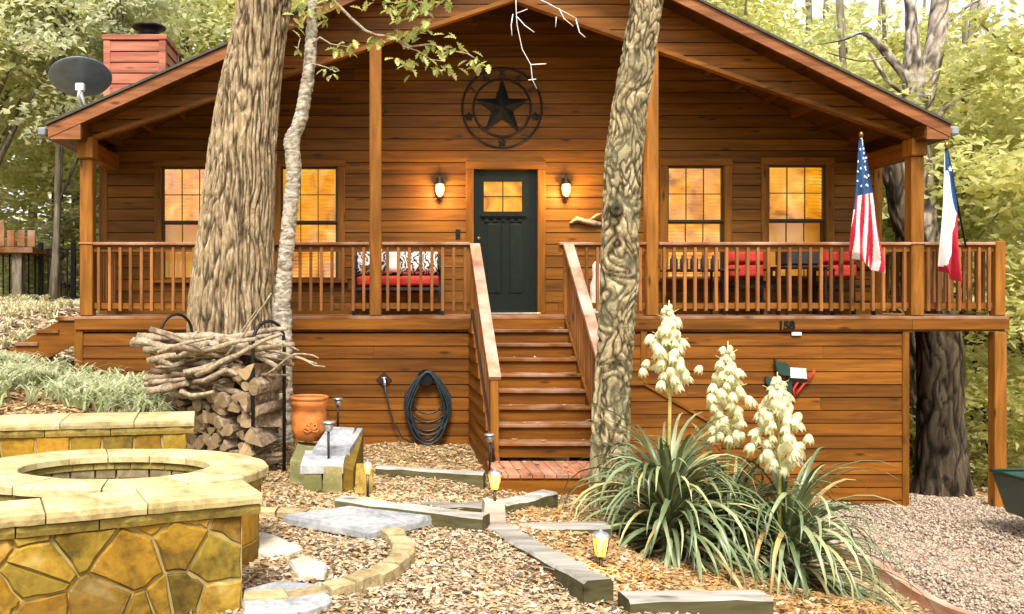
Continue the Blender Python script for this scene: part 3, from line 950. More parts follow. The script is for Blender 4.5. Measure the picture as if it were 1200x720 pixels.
# front steps
SX0, SX1 = 1.30, 2.40
NR = 9; RH = 1.48/NR; TR = 2.03/NR
YS = DF-.05
steps = None
for x in (SX0-.045, SX1+.0):
    st = MB()
    pts = [(YS, -.03), (YS-2.03, -1.48), (YS-2.03, -1.75), (YS, -.50)]
    st.prism(ccw([(p[0], p[1]) for p in pts]), lambda u, v, w_, x=x: (x+w_, u, v), 0, .045)
    if steps is None: steps = part('front_steps', st, M['woody'], house)
    else: part('stringer', st, M['woody'], steps)
for i in range(NR):
    zt = -RH*i; yf = YS-TR*i
    part('riser', MB().box((SX0+.003, yf+.0, zt-RH+.002), (SX1-.003, yf+.022, zt-.042 if i else zt-.046)), M['skirt'], steps)
    if i:
        part('tread', MB().cbox((SX0+.002, yf-.035, zt-.04), (SX1-.002, yf+TR+.0, zt), .008), M['tread'], steps)
# stair side walls with planks (outer face)
for x, sg in ((SX0-.075, -1), (SX1+.075, 1)):
    wl = part('stair_wall', MB().prism(ccw([(YS+.02, -2.2), (YS-2.05, -2.2), (YS-2.05, -1.34), (YS+.02, .1)]), lambda u, v, w_, x=x: (x+w_, u, v), -.015, .015), M['dark'], steps)
    z = -.05
    while z > -1.9:
        poly = [(YS-2.06, z-ROWH+.004), (YS+.02, z-ROWH+.004), (YS+.02, z), (YS-2.06, z)]
        A, B = -(1.44), 2.07
        poly = clip(poly, A, B, A*(YS-2.05)+B*(-1.36))
        if len(poly) > 2 and area(poly) > .002:
            mb = MB(); poly = ccw(poly); n = len(poly)
            f = [(x+sg*(.045-.02*((q-(z-ROWH))/ROWH)), u, q) for u, q in poly]; bk = [(x+sg*.0155, u, q) for u, q in poly]
            fs = [tuple(range(n)) if sg > 0 else tuple(range(n-1, -1, -1)), tuple(range(2*n-1, n-1, -1)) if sg > 0 else tuple(range(n, 2*n))]
            fs += [(i, i+n, (i+1) % n+n, (i+1) % n) for i in range(n)]
            mb.add(f+bk, fs); part('plank', mb, M['woody'], wl)
        z -= ROWH
for x in (SX0-.042, SX1+.042):
    top = Vector((x, YS-.02, .90)); bot = Vector((x, YS-1.95, -.62))
    part('handrail', MB().bar(top, bot, .125, .042), M['raily'], steps)
    part('newel', MB().cbox((x-.045, YS-1.93, -1.75), (x+.045, YS-1.84, -.60), .008), M['post'], steps)
    part('newel', MB().cbox((x-.045, YS+.0, -.02), (x+.045, YS+.05, .862), .006), M['post'], steps)
    for i in range(15):
        t_ = (i+.6)/15.6
        y = YS-.02-1.84*t_; zt = .90-1.52*(.02+1.84*t_)/1.95
        part('baluster', MB().hexa([(x-.019,y-.019,zt-.92),(x+.019,y-.019,zt-.92),(x+.019,y+.019,zt-.92),(x-.019,y+.019,zt-.92),(x-.019,y-.019,zt-.045),(x+.019,y-.019,zt-.045),(x+.019,y+.019,zt-.02),(x-.019,y+.019,zt-.02)]), M['balus'], steps)
# landing at the foot
LX0, LX1 = PX(581, 8.75), 2.46
ld = part('landing', MB().box((LX0+.02, 8.78, -1.75), (LX1, 9.44, -1.525)), M['skirt'], house)
part('landing_fascia', MB().cbox((LX0+.01, 8.755, -1.70), (LX1+.01, 8.778, -1.53), .004), M['trim'], ld)
n = 11
for i in range(n):
    xa = LX0+(LX1-LX0)*i/n
    part('deck_board', MB().cbox((xa+.003, 8.735, -1.524), (xa+(LX1-LX0)/n-.003, 9.47, -1.484), .004), M['landing'], ld)

# chimney
CD0, CD1 = 15.0, 15.95
ch = MB().box((PX(122, CD0)+.02, CD0+.02, 1.5), (PX(194, CD0)-.02, CD1-.02, PZ(42, CD0)))
chim = part('chimney', ch, M['dark'], house)
cx0, cx1, ct = PX(122, CD0), PX(194, CD0), PZ(41, CD0)
z = ct-.09
while z > 2.0:
    mb = MB(); lap_board(mb, [(cx0+.1, z-.18), (cx1-.1, z-.18), (cx1-.1, z-.018), (cx0+.1, z-.018)], CD0+.019, z-.18, z)
    part('plank', mb, M['chim'], chim)
    mb = MB(); mb.hexa([(cx1-.018,CD0+.09,z-.176),(cx1+.012,CD0+.09,z-.176),(cx1+.012,CD1-.09,z-.176),(cx1-.018,CD1-.09,z-.176),(cx1-.018,CD0+.09,z),(cx1-.012,CD0+.09,z),(cx1-.012,CD1-.09,z),(cx1-.018,CD1-.09,z)])
    part('plank', mb, M['chim'], chim)
    z -= .18
for x in (cx0, cx1-.1):
    part('corner_board', MB().cbox((x-.006, CD0-.022, 1.8), (x+.106, CD0+.088, ct-.091), .006), M['chim'], chim)
part('corner_board', MB().cbox((cx1-.1, CD1-.088, 1.8), (cx1+.014, CD1+.01, ct-.091), .006), M['chim'], chim)
part('chimney_top', MB().cbox((cx0-.025, CD0-.04, ct-.09), (cx1+.03, CD1+.03, ct), .01), M['chim'], chim)
cc = ((cx0+cx1)/2+.12, (CD0+CD1)/2, ct)
part('chimney_cap', MB().lathe([(.30,0),(.24,.10),(.17,.11),(.17,.21),(.26,.23),(.29,.25),(.27,.28),(.02,.33)], cc, 18), M['metal'], chim)

# side steps at the left end
ss = MB()
sxa, sxb = FX0-.04, FX0-.95
ss.prism(ccw([(FX0-.01,-.05),(FX0-.3,-.05),(FX0-1.15,-.55),(FX0-1.15,-.78),(FX0-.95,-.80),(FX0-.01,-.32)]), lambda u, v, w_: (u, DF+.3+w_, v), .05, 0)
sst = part('side_steps', ss, M['skirt'], house)
for i in range(4):
    xx = FX0-.06-i*.27; zz = -.02-i*.165
    part('tread', MB().cbox((xx-.30, DF+.27, zz-.05), (xx, DW-.1, zz), .006), M['tread'], sst)
    part('riser', MB().box((xx-.29, DF+.36, zz-.16), (xx-.26, DW-.12, zz-.052)), M['skirt'], sst)

# ------------------------------------------------------------------ things on the house
hn = thing('house_number', 'black house number 158 on the band board below the porch', 'house number', P(922, 387, DF-.06))
for k, chs in enumerate("158"):
    link('numeral', text_mesh('numeral', chs, .155, .004, M['metal']), hn, P(915+k*6.6, 382, DF-.07), (R(90), 0, 0))
tg = solo('white_tag', MB().cbox(tuple(P(928, 393.5, DF-.05)), tuple(P(939.5, 389.5, DF-.05)+Vector((0,.02,0))), .003), M['white'], 'small white plate stuck below the house number', 'tag')

# star in a ring
sc_ = P(588.5, 126.5, DW-.05); s83 = 1058/DW
star = thing('star_ornament', 'black metal star inside a double ring above the door', 'wall ornament', sc_)
for rp_, nm in ((46.5, 'ring'), (33.5, 'ring')):
    rr0 = rp_/s83
    pts = [sc_+Vector((math.cos(2*math.pi*k/48)*rr0, 0, math.sin(2*math.pi*k/48)*rr0)) for k in range(49)]
    part(nm, MB().tube(pts, .015, 6, cap=False), M['metal'], star)
mb = MB()
ro, ri = 34/s83, 13.4/s83
vs = [sc_+Vector((0,-.07,0)), sc_+Vector((0,.02,0))]
for k in range(10):
    an = math.pi/2+k*math.pi/5; r_ = ro if k % 2 == 0 else ri
    vs.append(sc_+Vector((math.cos(an)*r_, 0, math.sin(an)*r_)))
fs = []
for k in range(10):
    fs += [(0, 2+(k+1) % 10, 2+k), (1, 2+k, 2+(k+1) % 10)]
part('star', mb.add(vs, fs), M['metal'], star)
for k, chs in enumerate("TEXAS"):
    an = R(148-k*29)
    p_ = sc_+Vector((math.cos(an)*40/s83, 0, math.sin(an)*40/s83))
    link('letter', text_mesh('letter', chs, .125, .003, M['metal']), star, p_, (R(90), -(an-math.pi/2), 0))
for an in (195, 270, 345):
    p_ = sc_+Vector((math.cos(R(an))*40/s83, -.0, math.sin(R(an))*40/s83))
    v2 = [p_+Vector((0,-.02,0)), p_+Vector((0,.01,0))]
    for k in range(10):
        a2 = math.pi/2+k*math.pi/5; r_ = .070 if k % 2 == 0 else .042
        v2.append(p_+Vector((math.cos(a2)*r_, 0, math.sin(a2)*r_)))
    part('small_star', MB().add(v2, fs), M['metal'], star)

# porch sconces
def sconce(px, label):
    c = P(px, 222, DW-.14)
    t = thing('wall_sconce', label, 'wall lamp', P(px, 205, DW-.05), 'lit lanterns beside the front door')
    b = MB(); b.cbox((c.x-.045, DW-.048, c.z+.03), (c.x+.045, DW-.03, c.z+.17), .006)
    b.tube([(c.x, DW-.045, c.z+.11), (c.x, DW-.09, c.z+.16), (c.x, c.y, c.z+.15), (c.x, c.y, c.z+.11)], .009, 6)
    part('bracket', b, M['iron'], t)
    part('roof_cap', MB().lathe([(.088,.066),(.080,.078),(.045,.125),(.014,.175),(.008,.215)], c, 8), M['iron'], t)
    part('glass_jar', MB().lathe([(.030,-.095),(.052,-.06),(.062,0),(.058,.05),(.05,.074)], c, 12), M['bulb'], t)
    part('base_ring', MB().lathe([(.02,-.125),(.036,-.112),(.036,-.096)], c, 10), M['iron'], t)
    L = bpy.data.lights.new('sconce_light', 'POINT'); L.energy = 26; L.color = (1.0,.60,.22); L.shadow_soft_size = .06
    lo = link('sconce_light', L, t, c+Vector((0,-.13,-.02)))
sconce(515.5, 'lit wall lantern beside the door, nearer the bench')
sconce(663.5, 'lit wall lantern beside the door, above the driftwood ornament')

solo('doorbell', MB().cbox(tuple(P(534, 280, DW-.05)), tuple(P(539, 269, DW-.03)), .004).box(tuple(P(535.3, 276.5, DW-.055)), tuple(P(537.7, 272, DW-.051))), M['metal'], 'small black doorbell box left of the front door', 'doorbell')
dw = [P(668, 262, DW-.06), P(676, 257, DW-.07), P(685, 260, DW-.08), P(695, 262, DW-.07), P(706, 264, DW-.05)]
solo('driftwood_ornament', MB().tube(dw, [.02,.045,.035,.04,.02], 8, wob=.5).tube([P(690, 260, DW-.07), P(700, 252, DW-.08), P(708, 250, DW-.06)], [.025,.02,.012], 6), M['twig'], 'pale driftwood branch hung on the wall under a lantern', 'wall ornament')

# satellite dish
dc_ = P(94.5, 91, 12.0)
dish = thing('satellite_dish', 'round grey satellite dish on a mast at the roof edge', 'satellite dish', P(95, 160, 12.0))
ax = Vector((-.15, .42, .90)).normalized()   # it looks up and away: its back shows
rd = .40
prof = [(0.001, .075)] + [(rd*k/7, .075*(1-(k/7)**2)) for k in range(1, 8)]
prof = [(r_, -z_) for r_, z_ in prof]
part('reflector', MB().lathe(prof+[(rd+.006, .008), (rd, .016)]+[(rd*k/7, -.058*(1-(k/7)**2)+.0) for k in range(6, 0, -1)], dc_, 30, axis=ax), M['dish'], dish)
part('mast', MB().tube([P(97, 166, 12.0), P(97, 120, 12.0), dc_+Vector((.0,-.05,-.10))], [.028,.028,.024], 8), M['white'], dish)
part('feed_arm', MB().tube([P(97, 124, 11.9), P(92, 113, 11.72), P(94, 102, 11.75)], .020, 6).cbox(tuple(P(88, 106, 11.72)), tuple(P(100, 99, 11.80)), .006), M['white'], dish)

# flags
def flag(name, label, loc, pole, outline, colour, stars, mats):
    t = thing(name, label, 'flag', loc)
    part('pole', MB().tube(pole, [.012]*len(pole), 7), M['white'] if name == 'striped_flag' else M['metal'], t)
    part('finial', MB().lathe([(.006,-.02),(.024,0),(.028,.02),(.02,.045),(.005,.06)], pole[0], 10), M['brass'], t)
    NS, NH = 90, 96
    def pos(s, h):
        for i in range(len(outline)-1):
            if outline[i][0] <= s <= outline[i+1][0]+1e-9:
                a, b = outline[i], outline[i+1]; k = (s-a[0])/(b[0]-a[0]); break
        y0 = a[1]+(b[1]-a[1])*k; x0 = a[2]+(b[2]-a[2])*k; y1 = a[3]+(b[3]-a[3])*k; x1 = a[4]+(b[4]-a[4])*k
        px, py = x0+(x1-x0)*h, y0+(y1-y0)*h
        dd = a[5]+(b[5]-a[5])*k
        dep = .05*math.sin(h*9+s*2.0)*(.25+s)+.03*math.sin(h*17-s*5)*s
        q = P(px, py, dd); q.y += dep
        return q
    mb = MB(); vs = []; fs = []
    for i in range(NS+1):
        for j in range(NH+1): vs.append(pos(i/NS, j/NH))
    mb.v = [tuple(v) for v in vs]
    for i in range(NS):
        for j in range(NH):
            mb.f.append([i*(NH+1)+j, i*(NH+1)+j+1, (i+1)*(NH+1)+j+1, (i+1)*(NH+1)+j]); mb.m.append(colour((i+.5)/NS, (j+.5)/NH)); mb.sm.append(True)
    cl = part('cloth', mb, mats, t)
    for s, h, r_ in stars:
        c = pos(s, h)+Vector((0,-.008,0)); c2 = []
        for k in range(10):
            an = math.pi/2+k*math.pi/5; q = r_ if k % 2 == 0 else r_*.42
            c2.append(c+Vector((math.cos(an)*q*.8, 0, math.sin(an)*q)))
        part('flag_star', MB().add([c+Vector((0,-.002,0))]+c2, [(0, 1+(k+1) % 10, 1+k) for k in range(10)]), M['fwhite'], cl)
def us(s, h):
    if s < .40 and (h > .10 or s < .3): return 2
    if s < .52 and h < .12: return 2
    hh = h+.28*(s-.7)
    return 1 if int(math.floor(hh*8.5)) % 2 == 0 else 0
ol = [(0, 163, 1006.5, 163, 1011.5, 10.85), (.18, 195, 1004.5, 192, 1017, 10.87), (.40, 230, 1003, 226, 1022.5, 10.9), (.7, 268, 1000, 276, 1028.5, 10.95), (.9, 295, 999, 308, 1034, 11.0), (1.0, 302, 1001, 321, 1033, 11.02)]
sts = [(.07+.066*i, .3+(.25 if i % 2 else 0)+.4*j, .022) for i in range(5) for j in range(2)]+[(.1+.06*i, .8, .02) for i in range(5)]+[(.15+.07*i, .16, .02) for i in range(3)]
flag('striped_flag', 'limp flag with white stars on blue and red stripes by the porch post', P(1030, 300, DF), [P(1009, 160, 10.84), P(1016, 230, 11.1), P(1024, 300, 11.4)], ol, us, sts, [M['fwhite'], M['fred'], M['fblue']])
def tx(s, h):
    if s < .18+.30*max(0, (h-.35))/.65 and h > .22: return 2
    if s > .95-.45*h*h-.05: return 1
    return 0
ol2 = [(0, 174, 1107, 174, 1111, 11.0), (.2, 204, 1106.5, 202, 1117, 11.02), (.42, 238, 1106, 244, 1122, 11.05), (.75, 290, 1104.5, 288, 1121.5, 11.1), (.9, 312, 1104, 318, 1122.5, 11.12), (1.0, 318, 1105, 331, 1122.5, 11.14)]
flag('tricolour_flag', 'limp blue, white and red flag with one star beside the side deck', P(1133, 290, DF), [P(1109.5, 172, 10.98), P(1120, 228, 11.2), P(1132, 290, 11.42)], ol2, tx, [(.17, .62, .04)], [M['fwhite'], M['fred'], M['fblue']])

# icicle light wire hanging from the peak
wl = thing('light_string', 'white wire of icicle lights hanging from the gable peak', 'string lights', P(604, 0, DF-.1))
def wire(pts, nm='wire'): part(nm, MB().tube([P(x, y, DF-.12) for x, y in pts], .006, 5), M['white'], wl)
wire([(604,-14),(605,16),(606,30),(612,58),(622,76),(624,94),(629,104)]); wire([(622,76),(640,75)]); wire([(605,16),(618,11)]); wire([(606,20),(615,30),(626,38)]); wire([(601,17),(599,30),(600,42)])
wire([(655,10),(661,22),(672,31)]); wire([(675,23),(679,38),(686,44)]); wire([(652,20),(651,32)]); wire([(604,-14),(640,3),(676,22)]); wire([(619,94),(628,93)])

# bench on the porch
bx0, bx1 = PX(413, 12.4), PX(519, 12.4)
bn = thing('porch_bench', 'wooden porch bench with cream patterned back cushions and a red seat', 'bench', ((bx0+bx1)/2, 12.35, 0))
mb = MB()
for x in (bx0, bx1-.05):
    mb.box((x, 12.13, 0), (x+.05, 12.18, .62)); mb.box((x, 12.62, 0), (x+.05, 12.67, .80)); mb.box((x, 12.12, .62), (x+.05, 12.68, .66))
mb.box((bx0+.051, 12.14, .33), (bx1-.051, 12.60, .37)); mb.box((bx0+.051, 12.62, .45), (bx1-.051, 12.655, .86))
part('frame', mb, M['seam'], bn)
def pillow(a, b, c=.05, nu=8, nv=8):
    """stuffed rectangular cushion between two corners"""
    m_ = MB(); (x0,y0,z0),(x1,y1,z1) = a, b
    L = []
    for side in (0, 1):
        for i in range(nu+1):
            for j in range(nv+1):
                u, v = i/nu, j/nv
                k = (1-(2*u-1)**6)*(1-(2*v-1)**6)
                L.append((x0+(x1-x0)*u, (y0+y1)/2+(1 if side else -1)*(y1-y0)/2*k**.5, z0+(z1-z0)*v))
    q = (nu+1)*(nv+1); F = []
    for i in range(nu):
        for j in range(nv):
            e = i*(nv+1)+j
            F.append((e, e+nv+1, e+nv+2, e+1)); F.append((q+e, q+e+1, q+e+nv+2, q+e+nv+1))
    return m_.add(L, F, 0, True)
def patt(name):
    m, t, b, _ = nodes(name)
    vo = nd(t, "ShaderNodeTexWave", Scale=5.0, Distortion=14.0, Detail=2.0); vo.inputs["Detail Scale"].default_value = 1.6
    t.links.new(coords(t, (1,1,1.3)), vo.inputs["Vector"])
    r = ramp(t, vo.outputs["Fac"], [(.40, (.03,.028,.03)), (.50, (.66,.64,.60))])
    t.links.new(r.outputs[0], b.inputs["Base Color"]); b.inputs["Roughness"].default_value = .9
    return m
M['patt'] = patt('patterned_fabric')
bw = (bx1-bx0-.12)/2
for k in range(2):
    xa = bx0+.06+k*bw
    c1 = pillow((xa+.005, 12.42, .555), (xa+bw-.005, 12.6, .92)); part('back_cushion', c1, M['patt'], bn)
    part('seat_cushion', pillow((xa+.005, 12.12, .371), (xa+bw-.005, 12.58, .53)), M['red'], bn)
part('back_pillow', pillow((bx0+bw*.82, 12.33, .58), (bx0+bw*1.12, 12.415, .88)), M['cream'], bn)

# chairs with red cushions behind the right railing, dark tables between them
def chair(px, label):
    x = PX(px, 12.3); w2 = .27
    t = thing('porch_chair', label, 'chair', (x, 12.3, 0), 'black porch chairs with red cushions')
    f = MB()
    for sx_ in (-1, 1):
        xx = x+sx_*w2
        f.bar((xx, 12.08, 0), (xx, 12.10, .60), .04, .04); f.bar((xx, 12.58, 0), (xx, 12.62, .98), .04, .04); f.bar((xx, 12.06, .60), (xx, 12.60, .62), .045, .03)
    f.box((x-w2+.021, 12.58, .90), (x+w2-.021, 12.61, .96)); f.box((x-w2+.021, 12.09, .16), (x+w2-.021, 12.11, .19))
    part('frame', f, M['metal'], t)
    part('seat', MB().box((x-w2+.021, 12.1, .36), (x+w2-.021, 12.56, .40)), M['metal'], t)
    for i in range(2):
        for j in range(2):
            part('cushion', pillow((x-w2+.03+i*.245, 12.40, .50+j*.2), (x-w2+.27+i*.245, 12.56, .69+j*.2)), M['red'], t)
chair(880, 'black porch chair with a tufted red cushion, nearer the steps')
chair(990, 'black porch chair with a tufted red cushion, beside the striped flag')
def table(px0, px1, label, h=.62):
    xa, xb = PX(px0, 12.35), PX(px1, 12.35)
    t = thing('porch_table', label, 'table', ((xa+xb)/2, 12.35, 0), 'dark side tables on the porch')
    part('table_top', MB().cbox((xa, 12.1, h-.03), (xb, 12.65, h), .006), M['dark'], t)
    l_ = MB()
    for x in (xa+.03, xb-.06):
        for y in (12.12, 12.6):
            part('leg', MB().box((x, y, 0), (x+.03, y+.03, h-.031)), M['dark'], t)
    return xa, xb
xa, xb = table(781, 846, 'low dark side table behind the railing, near the tree')
for i in range(5):
    x = xa+.1+i*(xb-xa-.2)/4
    solo('glass_jar', MB().lathe([(.05,0),(.055,.02),(.055,.13),(.035,.16),(.035,.19)], (x, 12.35, .621), 10), M['seam'],
         'dark jar on the low table, ' + ['nearest the tree', 'second from the tree', 'middle of the row', 'second from the red chair', 'nearest the red chair'][i], 'jar', 'dark jars on the porch table')
xa, xb = table(910, 962, 'low dark side table behind the railing, between the red chairs', .66)
solo('drink_cooler', MB().cbox((xa+.06, 12.15, .661), (xb-.1, 12.55, .93), .03), M['seam'], 'dark box on the table between the red chairs', 'box')
# folded parasol / statue by the tree
solo('garden_statue', MB().lathe([(.10,0),(.11,.04),(.07,.10),(.085,.25),(.09,.4),(.05,.52),(.06,.60),(.055,.68),(.01,.74)], (PX(699, 12.4), 12.4, .0), 12), M['cream'], 'pale figurine standing on the porch behind the middle tree', 'statue')

# faucet and hose
fc = P(450, 445, DF-.03)
ft = thing('outdoor_faucet', 'garden faucet on a diamond plate on the wood skirting', 'faucet', fc)
part('plate', MB().prism([(0,-.10),(.10,0),(0,.10),(-.10,0)], lambda u, v, w_: (fc.x+u, fc.y+.005-w_, fc.z+v), 0, .015), M['dark'], ft)
part('spout', MB().tube([fc+Vector((0,-.01,0)), fc+Vector((0,-.09,0)), fc+Vector((.01,-.12,-.07))], [.022,.02,.018], 8).lathe([(.035,0),(.04,.01),(.01,.02)], fc+Vector((0,-.06,.02)), 8), M['chrome'], ft)
hc = P(499, 443, DF-.08)
hr = thing('hose_hanger', 'round black hose hanger fixed to the wood skirting', 'hose hanger', hc)
part('drum', MB().lathe([(.10,-.05),(.105,-.04),(.07,-.03),(.07,.04),(.10,.05),(.10,.06)], hc, 14, axis=Vector((0,-1,0))), M['metal'], hr)
h = MB()
for k in range(9):
    rx_ = rnd.uniform(.21, .30); bot = PZ(rnd.uniform(505, 523), DF-.1) if k > 2 else PZ(485+k*10, DF-.1)
    top = hc.z+.08+rnd.uniform(-.02, .02); cz_ = (top+bot)/2; hz = (top-bot)/2
    pts = []
    for i in range(33):
        an = 2*math.pi*i/32
        sx_ = math.sin(an)*rx_*(1.0 if math.cos(an) < 0 else (1-.45*math.cos(an)))
        pts.append((hc.x+.02+sx_+rnd.uniform(-.004, .004), hc.y-.02-.018*(k % 4)+.01*math.sin(an*2+k), cz_+math.cos(an)*hz))
    h.tube(pts, .0125, 6, cap=False)
h.tube([fc+Vector((.01,-.12,-.07)), P(454, 470, DF-.12), P(461, 495, DF-.12), P(472, 514, DF-.12), P(490, 522, DF-.1)], .011, 6)
solo('garden_hose', h, M['rubber'], 'dark green garden hose coiled on its hanger against the skirting', 'hose')

# ornament on the right skirting
oc = P(915, 445, DF-.1)
orn = thing('metal_bird_ornament', 'dark metal bird ornament with a white plate and red legs on the skirting', 'wall ornament', oc)
def fl_poly(pts, d, th, mat, nm):
    part(nm, MB().prism(ccw([(PX(x, d), PZ(y, d)) for x, y in pts]), lambda u, v, w_: (u, d-w_, v), 0, th, .008), mat, orn)
fl_poly([(906,421),(912,424),(921,425),(925,432),(924,441),(913,440),(908,434)], DF-.06, .05, M['cart'], 'head')
fl_poly([(896,441),(900,441),(914,452),(913,458),(909,459),(896,449)], DF-.05, .03, M['cart'], 'wing')
fl_poly([(924,440),(928,441),(927,460),(922,466),(919,455)], DF-.05, .03, M['cart'], 'tail')
fl_poly([(925,431),(944,432),(945,444),(926,443)], DF-.07, .02, M['white'], 'plate')
fl_poly([(925,443.5),(946,445),(945,448),(924,446)], DF-.07, .03, M['metal'], 'plate_holder')
for pts in ([(935,448),(930,456),(931,467)], [(947,446),(951,440),(955,434)], [(943,449),(937,457),(933,462)]):
    part('leg', MB().tube([P(x, y, DF-.08) for x, y in pts], .014, 6), M['red'], orn)

# ------------------------------------------------------------------ stone work
NA = Vector((-.64, 5.0)); ND = Vector((-1.215, -.54)).normalized(); NB = Vector((-ND.y, ND.x))
NB = NB if NB.y > 0 else -NB
ZT = -.843
def nw(u, v, w_):   # u along the wall to the left, v height, w out towards the camera
    q = NA+ND*u-NB*w_
    return (q.x, q.y, v)
nwall = thing('stone_seat_wall', 'low flagstone seat wall with pale coping at the near left', 'stone wall', (-1.3, 4.9, -1.5))
LEN = 2.6
part('core', MB().prism([(.1,-1.75),(LEN,-1.75),(LEN,ZT-.125),(.1,ZT-.125)], nw, -.27, -.008), M['mortar'], nwall)
seeds = []
gs = [(.12,-.99),(.36,-1.0),(.62,-.96),(.88,-1.03),(1.10,-.97),(1.33,-1.02),(1.58,-.98),(1.82,-1.0),(2.1,-1.02),(2.4,-1.0),
      (.20,-1.18),(.45,-1.15),(.66,-1.20),(.93,-1.22),(1.14,-1.16),(1.38,-1.20),(1.64,-1.17),(1.9,-1.2),(2.2,-1.18),(2.45,-1.2),
      (.16,-1.40),(.38,-1.34),(.60,-1.43),(.84,-1.40),(1.06,-1.38),(1.32,-1.42),(1.60,-1.38),(1.85,-1.42),(2.15,-1.4),(2.4,-1.4),
      (.28,-1.56),(.8,-1.58),(1.3,-1.6),(1.8,-1.58),(2.3,-1.6)]
gs = [(u+rnd.uniform(-.12, .12), v+rnd.uniform(-.09, .09)) for u, v in gs if rnd.random() < .96]+[(rnd.uniform(.15, 2.5), rnd.uniform(-1.5, -1.0)) for i in range(7)]
for c in voronoi(.10, LEN, -1.72, ZT-.126, gs, .010):
    part('stone', MB().prism(ragged(c), nw, -.03, rnd.uniform(.000, .016), .014), M['stone'], nwall)
def coping(fn, length, w0, w1, z0, z1, mat, root, segs, nm='coping_slab', jit=.012):
    u = 0.0
    for L in segs:
        n = max(2, int(L/.07)); a, b = u+.004, min(u+L-.004, length)
        front = [(a+(b-a)*i/n, w1+(rnd.uniform(-jit, jit) if 0 < i < n else 0)) for i in range(n+1)]
        poly = [(a, w0), (b, w0)]+front[::-1]
        dz = rnd.uniform(-.004, .004)
        mb = MB()
        k = len(poly)
        vs = [fn(p[0], z0, p[1]-.008) for p in poly]+[fn(p[0], z0+(z1-z0)*.45, p[1]) for p in poly]+[fn(p[0]+(0 if .02 < p[0]-a < b-a-.02 else 0), z1+dz-.006, p[1]) for p in poly]+[fn(p[0]+.006*(1 if p[0]-a < .01 else -1 if b-p[0] < .01 else 0), z1+dz, p[1]-(.012 if p[1] > (w0+w1)/2 else -.008)) for p in poly]
        fs = [tuple(r*k+i for i in ()) for r in ()]
        for r in range(3):
            for i in range(k):
                j = (i+1) % k
                fs.append((r*k+i, r*k+j, (r+1)*k+j, (r+1)*k+i))
        fs += [tuple(range(3*k, 4*k)), tuple(range(k-1, -1, -1))]
        mb.add(vs, fs)
        part(nm, mb, mat, root)
        u += L
coping(nw, LEN, -.31, .055, ZT-.062, ZT, M['cope'], nwall, [.62, .5, .72, .76], jit=.010)
coping(nw, LEN, -.29, .03, ZT-.124, ZT-.064, M['cope2'], nwall, [.86, .4, .55, .4, .4], 'edge_stone', .008)

# upper retaining wall
uwA = Vector((PX(228, 8.05), 8.05)); uwD = Vector((PX(0, 7.75)-PX(228, 8.05), -.30)).normalized(); uwB = Vector((-uwD.y, uwD.x))
uwB = uwB if uwB.y > 0 else -uwB
ZU = -.85
def uw(u, v, w_):
    q = uwA+uwD*u-uwB*w_
    return (q.x, q.y, v)
uwall = thing('retaining_wall', 'stone retaining wall with pale coping below the grass bank', 'stone wall', (-2.5, 8.1, -1.45))
part('core', MB().prism([(.09,-1.7),(3.2,-1.7),(3.2,ZU-.13),(.09,ZU-.13)], uw, -.45, -.006), M['mortar'], uwall)
gs = [(.14+.27*i+rnd.uniform(-.07, .07), -1.05-.22*j+rnd.uniform(-.05, .05)) for i in range(12) for j in range(3)]
for c in voronoi(.07, 3.2, -1.62, ZU-.13, gs, .010):
    part('stone', MB().prism(ragged(c), uw, -.03, rnd.uniform(.001, .014), .012), M['stone'], uwall)
coping(uw, 3.2, -.58, .05, ZU-.062, ZU, M['cope'], uwall, [.52, .62, .6, .7, .76], jit=.008)
coping(uw, 3.2, -.56, .03, ZU-.128, ZU-.064, M['cope2'], uwall, [.72, .55, .5, .7, .73], 'edge_stone', .006)

# fire pit
FC = Vector((PX(135, 5.95), 5.95)); RX, RY = 1.0, .72; IX, IY = .62, .42; ZP = -.885
pit = thing('fire_pit', 'round stone fire pit with a pale coping ring', 'fire pit', (FC.x, FC.y, -1.48))
def ring_seg(a0, a1, rx0, ry0, rx1, ry1, z0, z1, c, n=6, jit=0.0):
    mb = MB(); vs = []
    for z_, k in ((z0, 0), (z1-.008, 0), (z1, .008)):
        for i in range(n+1):
            an = a0+(a1-a0)*i/n; j_ = noise.noise(Vector((an*9, z0, 3)))*jit
            vs.append((c.x+math.cos(an)*(rx0+k), c.y+math.sin(an)*(ry0+k), z_))
            vs.append((c.x+math.cos(an)*(rx1-k+j_), c.y+math.sin(an)*(ry1-k+j_), z_))
    m_ = 2*(n+1); fs = []
    for r in range(2):
        for i in range(n):
            e = r*m_+2*i
            fs.append((e+1, e+3, e+m_+3, e+m_+1)); fs.append((e+2, e, e+m_, e+m_+2))
        fs.append((r*m_, r*m_+1, r*m_+m_+1, r*m_+m_)); e = r*m_+2*n; fs.append((e+1, e, e+m_, e+m_+1))
    for i in range(n):
        e = 2*m_+2*i; fs.append((e, e+1, e+3, e+2)); e = 2*i; fs.append((e+1, e, e+2, e+3))
    return mb.add(vs, fs)
angs = [0]
while angs[-1] < 2*math.pi-.45: angs.append(angs[-1]+rnd.uniform(.42, .68))
angs.append(2*math.pi)
for a, b in zip(angs, angs[1:]):
    part('coping_slab', ring_seg(a+.006, b-.006, IX, IY, RX, RY, ZP-.05, ZP+rnd.uniform(-.004, .004), FC, 7, .02), M['cope'], pit)
a = 0
while a < 2*math.pi-.05:
    b = min(a+rnd.uniform(.16, .42), 2*math.pi)
    part('edge_stone', ring_seg(a+.004, b-.004, IX+.02, IY+.02, RX-.02, RY-.02, ZP-.10, ZP-.052, FC, 5, .03), M['cope2'], pit); a = b
mb = MB()
